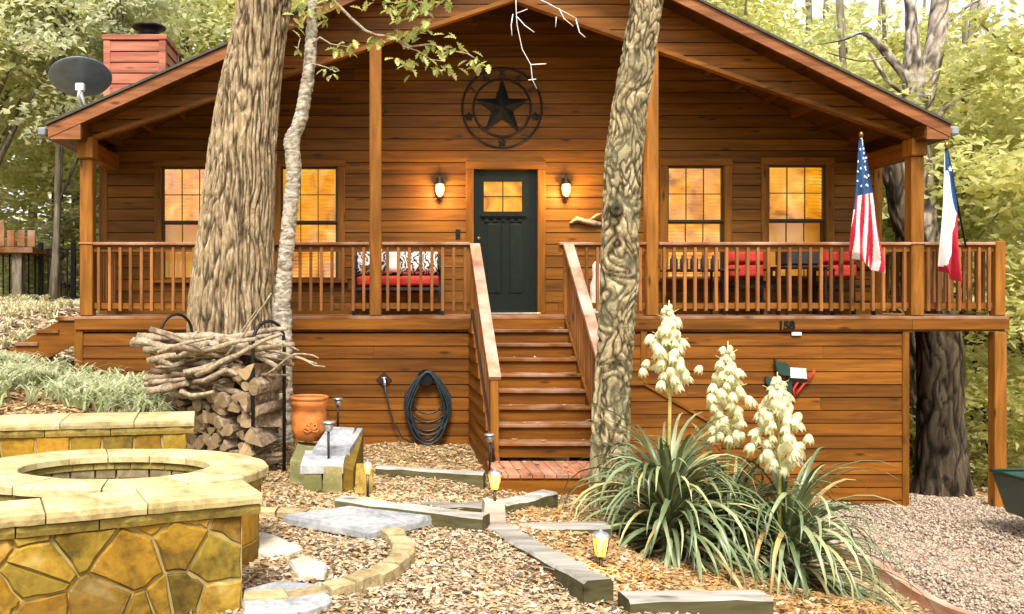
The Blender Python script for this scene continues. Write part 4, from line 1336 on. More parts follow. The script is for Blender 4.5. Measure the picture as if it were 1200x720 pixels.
part('core', ring_seg(0, 2*math.pi, IX+.06, IY+.06, RX-.10, RY-.10, -1.75, ZP-.10, FC, 40), M['mortar'], pit)
for lay, (z0, z1) in enumerate(((-1.12, ZP-.103), (-1.34, -1.125), (-1.6, -1.345))):
    a = rnd.uniform(0, .2); end = a+2*math.pi
    while a < end-.03:
        b = min(a+rnd.uniform(.26, .42), end)
        part('stone', ring_seg(a+.01, b-.01, RX-.12, RY-.12, RX-.05+rnd.uniform(-.01, .01), RY-.05, z0, z1, FC, 4), M['stone'], pit); a = b
for lay, (z0, z1) in enumerate(((-1.05, ZP-.103), (-1.22, -1.055), (-1.45, -1.225))):
    a = rnd.uniform(0, .3); end = a+2*math.pi
    while a < end-.05:
        b = min(a+rnd.uniform(.22, .36), end)
        part('firebrick', ring_seg(a+.012, b-.012, IX+.03, IY+.03, IX+.07, IY+.07, z0, z1, FC, 3), M['pitin'], pit); a = b
part('ash_bed', MB().lathe([(.55,-1.5),(.50,-1.34),(.02,-1.30)], (FC.x, FC.y, 0), 20), M['soil'], pit)

# half-round edging of the patio ring
RC = Vector((-.84, 6.0)); RO, RI = 1.09, .955
edge = thing('stone_ring_edging', 'half ring of pale edging stones on the ground beside the fire pit', 'edging', (RC.x, RC.y, -1.49))
a = R(-84)
while a < R(100):
    b = a+rnd.uniform(.15, .26)
    zz = gz(RC.x+math.cos(a)*1.0, RC.y+math.sin(a)*1.0)
    part('edging_stone', ring_seg(a+.008, b-.008, RI+rnd.uniform(-.01, .01), RI, RO+rnd.uniform(-.012, .012), RO, -1.7, -1.415+rnd.uniform(-.012, .01), RC, 4, .03), M['edging'], edge); a = b

# flagstones
def flagstone(pts, zt, th, mat, label, cnt=[0]):
    ds = []
    poly = []
    for px, py in pts:
        dd = (CZ-zt)*FPX/(py-YC); poly.append((PX(px, dd), dd))
    out = []
    poly = ccw(poly)
    for i, p_ in enumerate(poly):
        q_ = poly[(i+1) % len(poly)]
        for k in range(3):
            t_ = k/3; out.append((p_[0]+(q_[0]-p_[0])*t_+(rnd.uniform(-.018, .018) if k else 0), p_[1]+(q_[1]-p_[1])*t_+(rnd.uniform(-.018, .018) if k else 0)))
    mb = MB().prism(out, lambda u, v, w_: (u, v, zt-th+w_), 0, th, .012)
    return solo('flagstone', mb, mat, label, 'flagstone', 'flagstones laid in the leaf litter')
flagstone([(332,603),(430,590),(517,602),(432,621)], -1.40, .07, M['blue'], 'large grey-blue flagstone between the ring and the long timber')
flagstone([(285,622),(320,626),(354,640),(335,644),(285,645)], -1.425, .06, M['pale'], 'white pointed flagstone inside the ring, beside the seat wall')
flagstone([(338,656),(362,651),(384,660),(380,670),(350,672)], -1.43, .05, M['pale'], 'small pale flagstone in the middle of the ring')
flagstone([(285,690),(330,680),(372,684),(390,700),(360,712),(285,716)], -1.43, .05, M['blue'], 'grey-blue flagstone inside the ring, nearest the camera')

# landscape timbers
def timber(pa, pb, za, zb, w_, h, label, da=None, db=None):
    """pa, pb: pixel ends of the top front edge at heights za, zb"""
    a = P(pa[0], pa[1], (CZ-za)*FPX/(pa[1]-YC)); b = P(pb[0], pb[1], (CZ-zb)*FPX/(pb[1]-YC))
    d_ = (b-a).normalized(); side_ = Vector((-d_.y, d_.x, 0)).normalized()
    if side_.y < 0: side_ = -side_
    n = 8; mb = MB(); vs = []; fs = []
    sec = [(0, -h), (0, -.018), (.018, 0), (w_-.018, 0), (w_, -.018), (w_, -h)]
    for i in range(n+1):
        p_ = a+(b-a)*i/n
        for s_, z_ in sec:
            j_ = noise.noise(Vector((p_.x*5+s_*9, p_.y*5, z_*7)))*.012
            vs.append(p_+side_*(s_+j_)+Vector((0,0,z_+j_)))
    K = len(sec)
    for i in range(n):
        for k in range(K-1):
            q_ = (i*K+k, (i+1)*K+k, (i+1)*K+k+1, i*K+k+1)
            mb.f.append(list(q_)); mb.m.append(1 if k in (1, 2, 3) else 0); mb.sm.append(False)
    mb.v = [tuple(v) for v in vs]
    mb.f.append(list(range(K-1, -1, -1))); mb.m.append(0); mb.sm.append(False)
    mb.f.append([n*K+k for k in range(K)]); mb.m.append(0); mb.sm.append(False)
    return solo('landscape_timber', mb, [M['timber'], M['timbertop']], label[0], 'timber', 'landscape timbers edging the path')
timber((392,585), (565,607), -1.36, -1.37, .16, .34, ('long mossy timber above the grey-blue flagstone', 0))
timber((594,592), (654,577), -1.47, -1.50, .17, .34, ('short timber in front of the bottom step', 0))
timber((562,613), (684,682), -1.46, -1.45, .20, .32, ('weathered timber running down the middle towards the camera', 0))
timber((612,619), (716,617), -1.50, -1.50, .18, .34, ('half buried timber at the foot of the middle tree', 0))
timber((738,703), (906,701), -1.50, -1.53, .17, .40, ('dark timber at the bottom edge, in front of the yucca', 0))
timber((440,547), (566,556), -1.46, -1.47, .13, .25, ('dark timber lying below the hose', 0))
timber((478,592), (566,593), -1.44, -1.44, .14, .25, ('thin grey timber behind the long mossy timber', 0))
# edging along the driveway
eb = MB()
for i in range(14):
    y0 = 5.6+i*.42; x = 4.76+.05*math.sin(i*.8)
    zz = gz(x, y0)
mb = MB()
pts = [Vector((4.74+.05*math.sin(i*.7), 5.4+i*.4, gz(4.74, 5.4+i*.4)+.05)) for i in range(12)]
for p_, q_ in zip(pts, pts[1:]): mb.bar(p_, q_, .09, .12)
solo('driveway_edging', mb, M['raily'], 'reddish board edging between the gravel drive and the planting bed', 'edging')

# square grey post block with a lantern
def blk(px0, px1, pyt, pyb, d, depth, nm, mat, label, cat, grp=None):
    a = P(px0, pyb, d); b = P(px1, pyt, d)
    mb = MB(); poly = [(a.x, a.y), (b.x, a.y), (b.x, a.y+depth), (a.x, a.y+depth)]
    mb.prism(poly, lambda u, v, w_: (u+.006*noise.noise(Vector((u*9, v*9, w_*9))), v, w_), a.z-.1, b.z, .015)
    return solo(nm, mb, mat, label, cat, grp)
blk(567, 593, 589, 614, 6.95, .17, 'stone_block', M['timbertop'], 'grey square block at the joint of the timbers', 'stone block')
# mossy retaining blocks beside the pot
blk(356, 377, 549, 580, 7.95, .24, 'stone_block', M['block'], 'mossy stone block, the outer one of the pair', 'stone block', 'stone blocks below the pot')
blk(378, 401, 548, 581, 7.9, .24, 'stone_block', M['block'], 'mossy stone block beside the leaning slab', 'stone block', 'stone blocks below the pot')
def slab(pts8, mat, label, nm='stone_slab'):
    return solo(nm, MB().hexa([Vector(p_) for p_ in pts8]), mat, label, 'stone slab', 'stone slabs around the pot')
def slab_q(q, d0, d1, th, mat, label):
    """q: 4 pixels of the top face, front-left, front-right, back-right, back-left"""
    t_ = [P(q[0][0], q[0][1], d0), P(q[1][0], q[1][1], d0), P(q[2][0], q[2][1], d1), P(q[3][0], q[3][1], d1)]
    vs = []
    low = [v-Vector((0,0,th)) for v in t_]
    return slab(low+t_, mat, label)
slab_q([(352,546),(402,546),(406,528),(358,528)], 7.95, 8.5, .07, M['blue'], 'flat grey slab lying on the mossy blocks')
slab_q([(366,528),(410,527),(425,502),(385,500)], 8.3, 9.0, .10, M['blue'], 'grey slab next to the terracotta pot')
slab_q([(402,548),(414,552),(426,506),(416,500)], 8.0, 9.0, .36, M['stone'], 'tan upright slab at the end of the blocks')
slab_q([(340,540),(362,543),(372,520),(350,518)], 8.3, 8.9, .3, M['block'], 'grey slab right under the pot')
blk(416, 437, 545, 580, 7.9, .08, 'upright_slab', M['cope2'], 'tan upright stone behind the glowing lamp', 'stone slab', 'stone slabs around the pot')

# terracotta pot
pc = P(362, 516, 8.9)
pot = thing('terracotta_pot', 'round orange terracotta pot with a leaf relief', 'flower pot', pc)
part('body', MB().lathe([(.10,0),(.14,.015),(.17,.12),(.172,.26),(.165,.31),(.172,.315),(.172,.34),(.178,.345),(.185,.42),(.165,.425),(.158,.33),(.02,.32)], pc, 28), M['terra'], pot)
part('rim', MB().tube([pc+Vector((math.cos(2*math.pi*k/28)*.178, math.sin(2*math.pi*k/28)*.178, .42)) for k in range(29)], .018, 7, cap=False), M['terra'], pot)
lm = MB()
for k in range(5):
    an = R(90+(k-2)*42); L_ = .09 if k == 2 else .08
    for s_ in (-1, 1):
        pts = []
        for i in range(5):
            t_ = i/4; u = math.cos(an)*L_*t_+s_*math.sin(an)*.022*math.sin(math.pi*t_); v = math.sin(an)*L_*t_-s_*math.cos(an)*.022*math.sin(math.pi*t_)
            ph = -math.pi/2+u/.173+.2; pts.append(pc+Vector((math.cos(ph)*.176, math.sin(ph)*.176, .12+v)))
        lm.tube(pts, .006, 5)
part('leaf_relief', lm, M['terra'], pot)

# ------------------------------------------------------------------ path lights
def solar(px, pyt, pyb, d, wpx, label):
    a = P(px, pyb, d); t_ = P(px, pyt, d); r_ = wpx/2/FPX*d
    t = thing('path_light', label, 'path light', a, 'small unlit path lights on stakes')
    H = t_.z-a.z
    part('stake', MB().tube([a-Vector((0,0,.1)), a+Vector((0,0,H-r_*1.4))], [.011, .012], 7), M['iron'], t)
    part('lens', MB().lathe([(r_*.35,-r_*1.5),(r_*.62,-r_*1.1),(r_*.66,-r_*.42)], t_, 12), M['chrome'], t)
    part('cap', MB().lathe([(r_*.7,-r_*.41),(r_,-r_*.36),(r_*.95,-r_*.12),(r_*.3,0)], t_, 14), M['chrome'], t)
solar(396, 466, 497, 9.3, 13, 'unlit path light with a mushroom cap right of the pot')
solar(385, 493, 545, 8.2, 17, 'tall unlit path light standing in front of the slabs')
solar(574, 508, 545, 9.2, 14, 'unlit path light beside the stair newel')
def lantern(px, pyt, pyb, d, wpx, label, e=2.0):
    a = P(px, pyb, d); t_ = P(px, pyt, d); r_ = wpx/2/FPX*d
    t = thing('path_lantern', label, 'path light', a, 'glowing lanterns along the path')
    part('stake', MB().tube([a-Vector((0,0,.1)), t_-Vector((0,0,r_*2.6))], [.011, .012], 7), M['iron'], t)
    part('glass_shade', MB().lathe([(r_*.45,-r_*2.6),(r_*.62,-r_*2.3),(r_*.92,-r_*.7),(r_*.9,-r_*.62)], t_, 8, smooth=False), M['bulb2'], t)
    fr = MB()
    for k in range(8):
        an = 2*math.pi*(k+.0)/8
        fr.tube([t_+Vector((math.cos(an)*r_*.63, math.sin(an)*r_*.63, -r_*2.3)), t_+Vector((math.cos(an)*r_*.94, math.sin(an)*r_*.94, -r_*.65))], .0035, 4)
    fr.lathe([(r_*.2,-r_*2.75),(r_*.5,-r_*2.62)], t_, 8)
    part('frame', fr, M['iron'], t)
    part('cap', MB().lathe([(r_*1.0,-r_*.62),(r_*1.08,-r_*.5),(r_*.75,-r_*.12),(r_*.25,0),(r_*.1,.02)], t_, 8), M['chrome'], t)
    L = bpy.data.lights.new('lantern_light', 'POINT'); L.energy = e; L.color = (1.0,.58,.2); L.shadow_soft_size = .05
    link('lantern_light', L, t, t_+Vector((0,-r_*1.6,-r_*1.4)))
lantern(704, 623, 673, 6.0, 22, 'lit lantern on a stake in the mulch by the yucca')
lantern(580, 551, 592, 7.0, 17, 'lit lantern standing on the grey square block')
lantern(431, 541, 580, 7.7, 11, 'lit lantern by the tan upright stone near the pot', 3.0)

# ------------------------------------------------------------------ firewood rack
H0 = Vector((PX(207, 9.75), 9.75)); H1 = Vector((PX(315, 8.75), 8.75))
AX = (H1-H0).normalized(); AL = (H1-H0).length; LX = Vector((AX.y*-1, AX.x))
if LX.x < 0: LX = -LX
ZB = -1.40
rack = thing('firewood_rack', 'black iron firewood rack with arched hoop ends', 'firewood rack', ((H0.x+H1.x)/2, (H0.y+H1.y)/2, ZB-.1))
hw = .20
for hpt, zt, in ((H0, .05), (H1, .0)):
    pts = []
    for s_ in (-1,):
        pts.append((hpt.x-LX.x*hw, hpt.y-LX.y*hw, ZB-.15)); pts.append((hpt.x-LX.x*hw, hpt.y-LX.y*hw, zt-.2))
    for k in range(1, 10):
        an = math.pi-math.pi*k/10
        pts.append((hpt.x+LX.x*hw*math.cos(an), hpt.y+LX.y*hw*math.cos(an), zt-.2+.2*math.sin(an)))
    pts += [(hpt.x+LX.x*hw, hpt.y+LX.y*hw, zt-.2), (hpt.x+LX.x*hw, hpt.y+LX.y*hw, ZB-.15)]
    part('hoop', MB().tube(pts, .018, 8), M['iron'], rack)
for s_ in (-1, 1):
    a = H0+LX*hw*s_; b = H1+LX*hw*s_
    part('base_rail', MB().tube([(a.x, a.y, ZB-.02), (b.x, b.y, ZB-.02)], .016, 6), M['iron'], rack)

def log_mesh(L, r_, seed, split):
    rs = random.Random(seed)
    n = 11; mb = MB(); rings = []
    prof = []
    for k in range(n):
        an = 2*math.pi*k/n
        q = 1+.14*math.sin(an*2+seed)+rs.uniform(-.08, .08)
        if split == 1 and 0.5 < an < 2.9: q *= .45+.3*abs(math.cos(an))
        if split == 2: q *= (.62/max(.42, math.cos((an % (2*math.pi/3))-math.pi/3)))*1.05
        prof.append((an, q))
    vs = []
    nl = 5
    for i in range(nl):
        x = -L/2+L*i/(nl-1); bend = .03*math.sin(i*.9+seed)
        for an, q in prof:
            rr0 = r_*q*(1+rs.uniform(-.07, .07))
            vs.append((x, math.cos(an)*rr0+bend*.4, math.sin(an)*rr0+bend*.3))
    fs = []
    for i in range(nl-1):
        for k in range(n): fs.append((i*n+k, i*n+(k+1) % n, (i+1)*n+(k+1) % n, (i+1)*n+k))
    mb.add(vs, fs, 0, False)
    o = len(mb.v)
    mb.f.append(list(range(n-1, -1, -1))); mb.m.append(1); mb.sm.append(False)
    mb.f.append([(nl-1)*n+k for k in range(n)]); mb.m.append(1); mb.sm.append(False)
    return mb.mesh('firewood_log', [M['logbark'], M['logend']])
LM = [log_mesh(rnd.uniform(.46, .56), 1.0*rnd.uniform(.046, .086), s_, (1, 2, 2, 0, 2, 1, 2, 1, 2)[s_]) for s_ in range(9)]
ang = math.atan2(LX.y, LX.x)
ORD = ['bottom', 'second', 'third', 'fourth', 'fifth', 'sixth', 'seventh', 'top']
NTH = ['at the front hoop', 'second from the front hoop', 'third from the front hoop', 'fourth from the front hoop', 'fifth from the front hoop', 'sixth from the front hoop', 'seventh from the front hoop', 'eighth from the front hoop', 'ninth from the front hoop', 'tenth from the front hoop', 'eleventh from the front hoop', 'next to the rear hoop']
rowh = .118
for row in range(8):
    nlog = 12
    for k in range(nlog):
        u = AL-.07-(AL-.14)*(k+(.5 if row % 2 else 0)*.9)/(nlog-.4)
        z_ = ZB+.075+row*rowh+rnd.uniform(-.012, .012)
        if row >= 6 and rnd.random() < .3: continue
        # the ground rises towards the rear hoop: the lowest logs there are buried in the bank
        p_ = H0+AX*u
        if z_ < gz(p_.x, p_.y)-.02 and u < AL*.5: continue
        off = rnd.uniform(-.05, .05)
        o = link('firewood_log', LM[rnd.randrange(9)], None, (p_.x+LX.x*off, p_.y+LX.y*off, z_), (rnd.uniform(0, 6.28), rnd.uniform(-.05, .05), ang+rnd.gauss(.28, .22)+(math.pi if rnd.random() < .5 else 0)))
        tag(o, f'grey-brown firewood log, {ORD[row]} layer of the rack, {NTH[k]}', 'log', 'firewood logs stacked in the rack')
# long sticks thrown on top
STK = [((153,402),(250,398),(330,410),.035),((160,396),(215,392),(300,400),.03),((170,412),(240,402),(325,418),.03),((175,424),(235,410),(300,396),.026),
       ((185,388),(240,400),(320,392),.024),((205,430),(260,408),(336,400),.030),((215,402),(285,414),(345,404),.028),((230,440),(275,415),(330,392),.022),
       ((300,420),(335,412),(372,428),.014),((310,412),(345,414),(380,432),.010),((290,402),(320,400),(352,412),.012),((265,415),(300,372),(318,345),.009),
       ((260,420),(285,392),(300,360),.008),((240,405),(290,395),(338,384),.026),((155,398),(200,406),(262,420),.028),((310,440),(348,402),(374,420),.008)]
pos_words = ['sticking out farthest towards the grass', 'just above the farthest one', 'low on the grass side', 'crossing upwards on the grass side', 'topmost below the rear hoop', 'resting against the big trunk', 'pointing to the pale trunk', 'steep one below the trunk', 'thin one drooping past the front hoop', 'thinnest one drooping past the front hoop', 'short thin one at the front hoop', 'tall twig rising towards the pale trunk', 'thin twig rising before the big trunk', 'upper one near the front hoop', 'forked end on the grass side', 'thin curl beyond the front hoop']
for i, (a, b, c, r_) in enumerate(STK):
    d0 = 9.15-.12*(i % 4); pts = []
    for k in range(7):
        t_ = k/6
        px = (1-t_)**2*a[0]+2*t_*(1-t_)*b[0]+t_*t_*c[0]; py = (1-t_)**2*a[1]+2*t_*(1-t_)*b[1]+t_*t_*c[1]
        pts.append(P(px+rnd.uniform(-2, 2), py+rnd.uniform(-2.5, 2.5), d0-(px-240)/100*.35))
    r_ *= 1.45
    mb = MB().tube(pts, [r_*(1-.5*k/6) for k in range(7)], 9, wob=.45)
    if r_ > .02:
        k0 = pts[2]; mb.tube([k0, k0+Vector((rnd.uniform(-.1, .2), -.05, rnd.uniform(-.05, .10)))], [r_*.6, r_*.3], 6)
    solo('dead_branch', mb, [M['twig']], f'dead branch on top of the firewood, {pos_words[i]}', 'branch', 'dead branches thrown on the firewood')

seen = set(); i = -1
while len(seen) < 66:
    c = P(rnd.uniform(190, 318), rnd.uniform(396, 462), rnd.uniform(8.70, 9.35))
    i += 1; L = rnd.uniform(.30, .60); an_ = rnd.gauss(.12, .45); dz = rnd.gauss(.05, .24); r_ = rnd.uniform(.018, .050)
    dv = Vector((math.cos(an_), math.sin(an_)*.6-.2, dz))*L*.5; bw = Vector((0, 0, rnd.uniform(-.05, .05)))
    mb = MB().tube([c-dv, c-dv*.35+bw, c+dv*.3+bw*.6, c+dv], [r_, r_*.95, r_*.85, r_*rnd.uniform(.4, .8)], 8, wob=.5)
    sp = c.x*FPX/c.y+XC
    lab = ' '.join((('thin', 'stout', 'thick')[0 if r_ < .027 else 1 if r_ < .038 else 2], 'shorter' if L < .45 else 'longer', 'pale' if i % 3 == 0 else 'grey-brown', 'branch',
        ('tilted downwards', 'lying level', 'tilted upwards')[0 if dz < -.03 else 1 if dz < .13 else 2], 'in the', 'upper' if c.z > -.35 else 'lower', 'tangle,',
        ('at the grass side', 'below the rear hoop', 'before the big trunk', 'behind the front hoop')[min(3, int((sp-190)/32))]))
    if lab in seen: continue
    seen.add(lab)
    solo('dead_branch', mb, [M['logbark'] if i % 3 else M['twig']], lab, 'branch', 'short branches tangled on the firewood')

# ------------------------------------------------------------------ garden cart at the right edge
cx, cy = PX(1212, 9.6)+.33, 9.75
cart = thing('garden_cart', 'dark green plastic garden cart at the right edge of the drive', 'garden cart', (cx, cy, -2.45))
zt, zb_ = PZ(566, 9.5), PZ(616, 9.5)
def tub(zr, ex, ey): return [(cx-ex, cy-ey, zr), (cx+ex, cy-ey, zr), (cx+ex, cy+ey, zr), (cx-ex, cy+ey, zr)]
mb = MB()
o_b, o_t, i_t, i_b = tub(zb_+.02, .33, .28), tub(zt, .41, .40), tub(zt, .37, .36), tub(zb_+.05, .30, .25)
mb.add(o_b+o_t+i_t+i_b, [(0,3,2,1)]+[(r*4+i, r*4+(i+1) % 4, r*4+4+(i+1) % 4, r*4+4+i) for r in range(3) for i in range(4)]+[(12,13,14,15)])
part('tub', mb, M['cart'], cart)
part('rim', MB().tube(tub(zt+.005, .41, .40)+[tub(zt+.005, .41, .40)[0]], .025, 8, cap=False), M['cart'], cart)
part('wheel', MB().lathe([(.10,-.03),(.13,-.02),(.13,.02),(.10,.03)], (cx+.25, cy-.35, -2.33), 16, axis=Vector((0,1,0))), M['seam'], cart)
solo('leaf_heap', MB().lathe([(.32,0),(.30,.08),(.18,.15),(.02,.17)], (cx, cy, zt-.14), 14), M['soil'], 'heap of dark soil and leaves inside the garden cart', 'soil heap')

# ------------------------------------------------------------------ trees with modelled bark
def trunk_mesh(name, path, mats, nk=110, step=.035, amp=.03, freq=(11,11,1.5), warp=.5, mode='furrow', flare=None):
    """path: list of (x, y, z, r); dense rings with bark relief as real geometry"""
    path = [Vector(p) for p in path]
    pts = []
    for a, b in zip(path, path[1:]):
        L = (Vector(b[:3])-Vector(a[:3])).length; n = max(1, int(L/step))
        pts += [(a, b, i/n) for i in range(n)]
    vs = []; rg = []
    rings = 0
    for a, b, t in pts+[(path[-2], path[-1], 1.0)]:
        i = path.index(a)
        p0 = path[max(0, i-1)]; p3 = path[min(len(path)-1, i+2)]
        def cr(k):
            return .5*((2*a[k])+(-p0[k]+b[k])*t+(2*p0[k]-5*a[k]+4*b[k]-p3[k])*t*t+(-p0[k]+3*a[k]-3*b[k]+p3[k])*t**3)
        c = (cr(0), cr(1), cr(2)); r = max(.01, cr(3))
        for k in range(nk):
            an = 2*math.pi*k/nk
            ca, sa = math.cos(an), math.sin(an)
            q = Vector((c[0]+ca*r, c[1]+sa*r, c[2]))
            wv = Vector((noise.noise(q*2.3), noise.noise(q*2.3+Vector((9,3,1))), 0))*warp/freq[0]*2
            s = Vector(((q.x+wv.x)*freq[0], (q.y+wv.y)*freq[1], q.z*freq[2]))
            if mode == 'furrow':
                n1 = abs(noise.noise(s)); n2 = abs(noise.noise(s*1.9+Vector((5,5,5))))
                n3 = abs(noise.noise(Vector((q.x*9+3, q.y*9, q.z*8))))
                h = min(1, n1*3.0)*.76+min(1, n2*3)*.14+min(1, n3*5)*.10
            elif mode == 'worm':
                n1 = abs(noise.noise(s)); n2 = noise.noise(s*.45+Vector((7,1,2)))
                h = min(1, n1*2.6)*.7+.3*(n2*.5+.5)
            else:
                n1 = noise.noise(Vector((q.x*4, q.y*4, q.z*9))); n2 = abs(noise.noise(Vector((q.x*6, q.y*6, q.z*26))))
                h = min(1, .35+n2*2.2)*.7+.3*(n1*.5+.5)
            lo = noise.noise(Vector((q.x*1.2, q.y*1.2, q.z*.7)))*.06*r
            rr0 = r+amp*(h-.6)+lo
            if flare: rr0 += flare(an, c[2])
            vs.append((c[0]+ca*rr0, c[1]+sa*rr0, c[2])); rg.append(h)
        rings += 1
    fs = []
    for i in range(rings-1):
        for k in range(nk): fs.append((i*nk+k, i*nk+(k+1) % nk, (i+1)*nk+(k+1) % nk, (i+1)*nk+k))
    me = bpy.data.meshes.new(name); me.from_pydata(vs, [], fs)
    me.materials.append(mats)
    at = me.attributes.new("ridge", 'FLOAT', 'POINT'); at.data.foreach_set("value", rg)
    me.polygons.foreach_set("use_smooth", [True]*len(fs))
    return me

def pxpath(rows, d, lean=0.0):
    """rows: (pixel x of the axis, pixel y, width in pixels) at depth d"""
    out = []
    for px, py, wp in rows:
        p = P(px, py, d); out.append((p.x, p.y, p.z, wp/2/FPX*d))
    return out

# ------------------------------------------------------------------ leaf clouds
def leaf_arrays(C, size, asp=.5, tilt=.8, seed=0, up=1.0, fold=.18):
    rs = np.random.RandomState(seed)
    n = len(C)
    az = rs.uniform(0, 2*np.pi, n)
    D = np.column_stack([np.cos(az), np.sin(az), rs.normal(-.25, .45, n)]); D /= np.linalg.norm(D, axis=1)[:,None]
    N = rs.normal(0, tilt, (n, 3)); N[:,2] += up
    N -= D*(N*D).sum(1)[:,None]; N /= np.linalg.norm(N, axis=1)[:,None]+1e-9
    S = np.cross(D, N)
    sz = size*rs.uniform(.6, 1.35, n)[:,None]
    wd = sz*asp*rs.uniform(.75, 1.2, n)[:,None]
    b = C-D*sz*.5; t = C+D*sz*.5
    l = C+S*wd*.5+N*sz*fold-D*sz*.06; r = C-S*wd*.5+N*sz*fold-D*sz*.06
    V = np.stack([b, r, t, l], 1).reshape(-1, 3)
    k = np.arange(n)[:,None]*4
    F = np.concatenate([k+np.array([[0,1,2]]), k+np.array([[0,2,3]])], 1).reshape(-1, 3)
    return V, F

def tri_mesh(name, V, F, mat, midx=None):
    me = bpy.data.meshes.new(name)
    nf = len(F)
    me.vertices.add(len(V)); me.vertices.foreach_set("co", np.ascontiguousarray(V, dtype=np.float32).ravel())
    me.loops.add(nf*3); me.loops.foreach_set("vertex_index", np.ascontiguousarray(F, dtype=np.int32).ravel())
    me.polygons.add(nf); me.polygons.foreach_set("loop_start", np.arange(0, nf*3, 3, dtype=np.int32)); me.polygons.foreach_set("loop_total", np.full(nf, 3, dtype=np.int32))
    me.materials.append(mat)
    me.update(calc_edges=True)
    return me

def crown_points(n, rx, rz, nclump, spread, seed, hollow=.35):
    rs = np.random.RandomState(seed)
    u = rs.normal(0, 1, (nclump, 3)); u /= np.linalg.norm(u, axis=1)[:,None]
    rad = rs.uniform(hollow, 1, nclump)**.6
    cl = u*rad[:,None]*np.array([rx, rx, rz])
    cl[:,0] *= 1+.25*np.sin(cl[:,2]*1.7+seed)
    wgt = rs.uniform(.3, 1.7, nclump); wgt /= wgt.sum()
    idx = rs.choice(nclump, n, p=wgt)
    sp = spread*rs.uniform(.6, 1.5, nclump)
    off = rs.normal(0, 1, (n, 3))*sp[idx][:,None]*np.array([1, 1, .42])
    return cl[idx]+off, cl

CROWNS = {}
def crown_mesh(kind, var):
    k = (kind, var)
    if k not in CROWNS:
        mat = {'a': LEAF_A, 'b': LEAF_B, 'c': LEAF_C}[kind]
        pts, cl = crown_points(4800, 2.1, 3.2, 60, .32, 100+var*7+ord(kind))
        V, F = leaf_arrays(pts, .20, .5, .8, var, .25)
        CROWNS[k] = (tri_mesh('crown', V, F, mat), cl)
    return CROWNS[k]

def bgtree(x, y, h, kind, label, r=.13, lean=(0, 0), scale=1.0, zc=None, name='broadleaf_tree', group='trees around the cabin', sz=1.0, mat='barkfar', bare=0.0, nb=7):
    z0 = gz(x, y)-.1
    t = thing(name, label, 'tree', (x, y, z0), group)
    me, cl = crown_mesh(kind, rnd.randrange(3))
    top = Vector((x+lean[0], y+lean[1], z0+h))
    zc = h*.62 if zc is None else zc
    tr = MB()
    pts = []
    for i in range(9):
        s = i/8
        pts.append(Vector((x, y, z0)).lerp(top, s)+Vector((noise.noise(Vector((x, s*3, 1))), noise.noise(Vector((y, s*3, 7))), 0))*.22*s)
    tr.tube(pts, [r*(1.25 if i == 0 else 1-.08*i) for i in range(9)], 9, wob=.25)
    part('trunk', tr, M[mat], t)
    cz = Vector((x+lean[0]*.7, y+lean[1]*.7, z0+zc))
    rz_ = rnd.uniform(0, 6.28)
    lb = MB()
    ids = list(range(len(cl))); rnd.shuffle(ids)
    for i in ids[:nb]:
        c = cl[i]; ca, sa = math.cos(rz_), math.sin(rz_)
        e = cz+Vector((ca*c[0]-sa*c[1], sa*c[0]+ca*c[1], c[2]*sz))*scale
        s = min(.95, max(.25, (e.z-z0)/h-.18)); b = pts[int(s*8)]
        m_ = b.lerp(e, .5)+Vector((rnd.uniform(-.15, .15), rnd.uniform(-.15, .15), rnd.uniform(.0, .25)))
        lb.tube([b, m_, e], [r*.4, r*.24, r*.07], 6)
    part('branch', lb, M[mat], t)
    o = link('crown', me, t, cz, (0, 0, rz_)); o.scale = (scale, scale, scale*sz)
    return t

def shrub(x, y, zc, s, kind, label, szv=.5, group='shrubs on the slope'):
    z0 = gz(x, y)
    t = thing('shrub', label, 'shrub', (x, y, z0), group)
    st = MB()
    for k in range(4):
        st.tube([(x, y, z0-.05), (x+rnd.uniform(-.3, .3)*s, y+rnd.uniform(-.3, .3)*s, z0+zc*.6), (x+rnd.uniform(-.8, .8)*s, y+rnd.uniform(-.8, .8)*s, z0+zc*1.1)], [.03, .02, .008], 5)
    part('stem', st, M['barkfar'], t)
    me, cl = crown_mesh(kind, rnd.randrange(3))
    o = link('foliage', me, t, (x, y, z0+zc), (0, 0, rnd.uniform(0, 6.28))); o.scale = (s*.5, s*.5, s*.5*szv)
    return t

# the big oak left of the steps
DB = 10.4
oak = thing('oak_tree', 'massive oak trunk with deep furrowed bark standing before the porch railing', 'tree', P(273, 480, DB))
def oakflare(an, z):
    return max(0, (-.55-z))*.30*(1+.55*math.sin(an*5+.7))
rows = [(274,505,112),(274,440,104),(273,390,99),(273,340,94),(277,270,86),(284,190,79),(292,110,71),(303,40,65),(310,0,64),(318,-60,63),(326,-150,62),(330,-300,56)]
part('trunk', trunk_mesh('trunk', pxpath(rows, DB), M['barkbig'], 280, .030, .042, (22,22,2.3), .3, 'furrow', oakflare), M['barkbig'], oak)
# pale slim tree beside it
DP = 9.9
pale = thing('pale_tree', 'slim pale-barked tree right of the big oak, a leafy branch before the gable', 'tree', P(330, 500, DP))
rows = [(330,520,30),(330,440,27),(331,380,24),(332,340,21),(338,270,19),(344,200,19.5),(342,165,21),(352,140,19),(361,90,16.5),(365,40,14),(367,0,12.5),(368,-60,12),(372,-160,11),(376,-280,9)]
part('trunk', trunk_mesh('trunk', pxpath([(a_, b_, c_*.9) for a_, b_, c_ in rows], DP), M['birch'], 60, .018, .024, (9,9,20), .4, 'lent'), M['birch'], pale)
